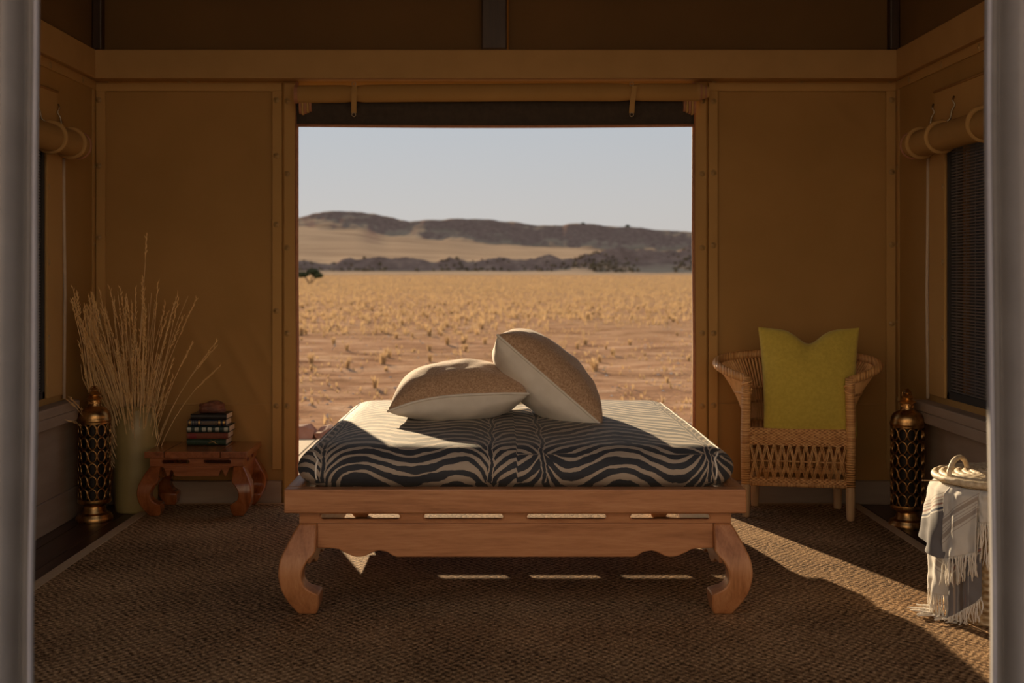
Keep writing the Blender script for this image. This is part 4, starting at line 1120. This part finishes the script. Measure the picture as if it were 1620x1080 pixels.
# timber screens outside the windows
def timber_screen(label, s, X):
    T = thing('timber_screen', label, 'screen', (X + s * .42, 0, 0), 0, 'timber screens outside the windows')
    y = 4.0; k = 0
    mts = [wood('screen_board_%d' % i, *c, 'z', .7) for i, c in enumerate((((.045, .04, .04), (.06, .055, .055), (.08, .07, .07)), ((.08, .045, .02), (.12, .07, .032), (.15, .095, .045))))] if 'sb0' not in MT else [MT['sb0'], MT['sb1']]
    MT['sb0'], MT['sb1'] = mts
    while y < 6.6:
        obj('board', G().box(0, .02, y, y + .115, .0, 2.3), mts[1 if (k % 5) in (1, 2) else 0], T); y += .12; k += 1
    for k in range(3): obj('board', G().box(min(-s * .13 * k, -s * (.13 * k + .127)), max(-s * .13 * k, -s * (.13 * k + .127)), 6.61, 6.63, 0, 2.3), mts[0], T)  # end boards added to close the gap and keep sun off the screen
    for yy in (4.05, 6.5): obj('post', G().box(.02, .09, yy - .04, yy + .04, -.24, 2.35), mts[1], T)
    for zz in (.3, 2.0): obj('batten', G().box(.0201, .05, 4.0, 6.6, zz, zz + .06), mts[0], T)
timber_screen('unseen board screen added outside the left window to dim it', -1, XL)  # out of view, added to keep sun out of the left window
timber_screen('weathered board screen seen through the right window mesh', 1, XR)

# ------------------------------------------------------------------ outdoors: rocks, grass, trees
MT['rock'] = mat('red_rock', (.26, .12, .075), (.42, .22, .15), 7, rough=.9, bmp=.5, bscale=20, bdist=.02)
rock_me = [lump('rock', (.13, .11, .09), 5.1 * i, MT['rock'], 2, .45) for i in range(5)]
ORD = 'first second third fourth fifth sixth seventh eighth ninth tenth eleventh twelfth'.split()
xs_ = [-1.68, -1.46, -1.25, -1.0, -.65, -.3, .05, .4, .75, 1.1, 1.42, 1.72]
for i, x in enumerate(xs_):
    o = tag(obj('rock', rock_me[i % 5], None), 'reddish rock edging the deck beyond the bed, %s of the row counted from the left' % ORD[i], 'rock', 'rocks along the deck edge')
    s = R.uniform(.9, 1.35); o.scale = (s, s, s); o.rotation_euler = (0, 0, R.uniform(0, 6)); o.location = (x + R.uniform(-.02, .02), 9.14 + R.uniform(-.03, .08), ground_z(x, 9.1) + .07)
MT['tuft'] = mat('dry_tuft', (.48, .33, .18), (.60, .43, .24), 9, rough=.85)
translucent(MT['tuft'].node_tree, MT['tuft'].node_tree.nodes['Principled BSDF'], .42)
def tuft_geom(g, x, y, z, s, n, rr):
    for _ in range(n):
        a = rr.uniform(0, 2 * pi); l = s * rr.uniform(.5, 1.0); le = rr.uniform(.05, .5); b = rr.uniform(0, .14) * s
        bx, by = x + b * math.cos(a), y + b * math.sin(a); w_ = .012 * (s / .25) ** .5
        tx, ty = bx + le * l * math.cos(a), by + le * l * math.sin(a)
        pa = a + rr.uniform(.8, 2.2); dx, dy = w_ * math.cos(pa), w_ * math.sin(pa)
        mx_, my_ = (bx * .6 + tx * .4), (by * .6 + ty * .4)
        g.add([(bx - dx, by - dy, z), (bx + dx, by + dy, z), (mx_ + dx * .8, my_ + dy * .8, z + l * .6), (mx_ - dx * .8, my_ - dy * .8, z + l * .6), (tx, ty, z + l)], [(0, 1, 2, 3), (3, 2, 4)])
tms = []
for i in range(8):
    g = G(); tuft_geom(g, 0, 0, 0, .24, 30, random.Random(i)); me = bpy.data.meshes.new('tuft'); me.from_pydata(g.v, [], g.f); me.materials.append(MT['tuft']); tms.append(me)
cnt = 0; RT = random.Random(5)
while cnt < 280:
    Y = 11.5 + 40 * RT.random() ** .75; px = RT.uniform(430, 1140); x = (px - CX) * Y / FPX
    d = noise3(x * .25 + 9, Y * .12, 4) + (Y - 18) * .02
    if RT.uniform(-.35, .75) > d: continue
    o = tag(obj('grass_tuft', tms[cnt % 8], None), 'dry golden grass tuft on the red sand behind the tent', 'grass tuft', 'grass tufts on the sand')
    s = RT.uniform(.35, 1.1); o.scale = (s, s, s * RT.uniform(.7, 1.1)); o.rotation_euler = (0, 0, RT.uniform(0, 6.28)); o.location = (x, Y, ground_z(x, Y) - .01); cnt += 1
g = G()
for i in range(15000):
    Y = 26 + 190 * RT.random() ** 1.25; px = RT.uniform(330, 1240); x = (px - CX) * Y / FPX
    if noise3(x * .12 + 3, Y * .06, 2) + (Y - 30) * .012 < RT.uniform(-.5, .35): continue
    tuft_geom(g, x, Y, ground_z(x, Y) - .02, RT.uniform(.10, .24) * (1 + Y / 300), 7, RT)
for i in range(5000):
    Y = 9.8 + 28 * RT.random() ** 1.2; px = RT.uniform(400, 1170); x = (px - CX) * Y / FPX
    if noise3(x * .5, Y * .35, 7) < RT.uniform(-.3, .5): continue
    tuft_geom(g, x, Y, ground_z(x, Y) - .01, RT.uniform(.03, .10), 5, RT)
tag(obj('dry_grass', g, MT['tuft']), 'golden dry grass covering the plain towards the hills', 'grass', kind='stuff')
g = G()
for i in range(700):
    Y = 9.6 + 30 * RT.random() ** 1.4; px = RT.uniform(400, 1170); x = (px - CX) * Y / FPX; s = RT.uniform(.008, .03); z = ground_z(x, Y)
    g.add([(x - s, Y, z), (x, Y - s, z), (x + s, Y, z), (x, Y + s, z), (x + s * .2, Y, z + s * .9)], [(0, 1, 4), (1, 2, 4), (2, 3, 4), (3, 0, 4)])
tag(obj('pebbles', g, mat('pebbles', (.42, .26, .17), (.75, .58, .44), 3, rough=.6)), 'small pebbles strewn over the sandy ground', 'pebbles', kind='stuff')
MT['leaf'] = mat('acacia_leaf', (.055, .070, .022), (.10, .115, .040), 4, rough=.7)
MT['bark'] = mat('bark', (.10, .065, .045), (.16, .11, .08), 8, rough=.9)
def tree(name, label, loc, blobs, stems, n=420, leaf=.10, group=None):
    T = thing(name, label, 'tree', loc, 0, group)
    for (bx, by, bz, rx, ry, rz) in blobs:
        g = G()
        for _ in range(n):
            while True:
                p = Vector((R.uniform(-1, 1), R.uniform(-1, 1), R.uniform(-1, 1)))
                if .35 < p.length < 1: break
            c = Vector((bx + p.x * rx, by + p.y * ry, bz + p.z * rz)); a = Vector((R.gauss(0, 1), R.gauss(0, 1), R.gauss(0, 1))).normalized(); b = a.orthogonal().normalized(); d = a.cross(b)
            s = leaf * R.uniform(.6, 1.3); g.add([c - b * s, c + d * s * .6, c + b * s, c - d * s * .6], [(0, 1, 2, 3)])
        obj('crown', g, MT['leaf'], T, kind='stuff')
    for pts, r in stems: obj('trunk', G().tube(pts, r, 6), MT['bark'], T, smooth=True)
    return T
Yt = 138; pt = at(490, 450, Yt); gz = ground_z(pt.x, Yt)
tree('acacia_tree', 'small spreading green tree on the plain at the left', (pt.x, Yt, gz), [(-.9, 0, .95, .85, .6, .32), (.35, .1, 1.25, .75, .6, .34), (.95, 0, .85, .55, .5, .30)],
     [([(0, 0, -.1), (-.3, 0, .4), (-.8, 0, .9)], [.09, .07, .04]), ([(.1, 0, -.1), (.2, 0, .5), (.4, 0, 1.2)], [.08, .06, .04]), ([(.15, 0, -.1), (.5, 0, .4), (.95, 0, .85)], [.08, .06, .04])], leaf=.13)
for px, py, hh, lab in ((993, 361, 3.6, 'lone dark tree on the skyline ridge at the right'), (922, 356, 3.0, 'dark bush on the highest part of the right-hand ridge'), (878, 358, 1.8, 'tiny dark shrub on the middle of the skyline ridge')):
    Yr = 1067; p = at(px, py, Yr)
    tree('ridge_tree', lab, (p.x, Yr, p.z - 1), [(0, 0, hh * .75, hh * .62, hh * .5, hh * .42)], [([(0, 0, -1), (0, 0, hh * .7)], [.3, .15])], 260, hh * .12)
MT['scrub'] = mat('scrub', (.12, .085, .05), (.24, .17, .085), .5, rough=.9)
g = G()
for i in range(700):
    px = RT.uniform(380, 1200) if i < 430 else RT.uniform(930, 1180); Y = RT.uniform(326, 341) if i < 430 else RT.uniform(318, 331); x = (px - CX) * Y / FPX
    f2 = ip(px, [(-800, 427), (860, 426.5), (950, 413), (1095, 411), (1400, 418), (3000, 424)]); t = max(0, min(1, (Y - 334) / 6)); q = max(0, min(1, (Y - 319) / 15))
    py = (430.5 + (f2 - 430.5) * q) if Y < 334 else f2 + (ip(px, DUNE) - f2) * t; z = EYE - (py - CY) * Y / FPX
    if noise3(x * .06, 5, 1) < RT.uniform(-.4, .3): continue
    s = RT.uniform(.35, .85); n = 14
    for _ in range(n):
        a = Vector((RT.gauss(0, 1), RT.gauss(0, 1), RT.gauss(0, .7))).normalized(); c = Vector((x, Y, z + s * .3)) + a * s * .7; b = a.orthogonal().normalized() * s * .35; d = a.cross(b).normalized() * s * .35
        g.add([c - b, c + d, c + b, c - d], [(0, 1, 2, 3)])
tag(obj('scrub', g, MT['scrub']), 'low dark scrub along the near dune ridge', 'scrub', kind='stuff')
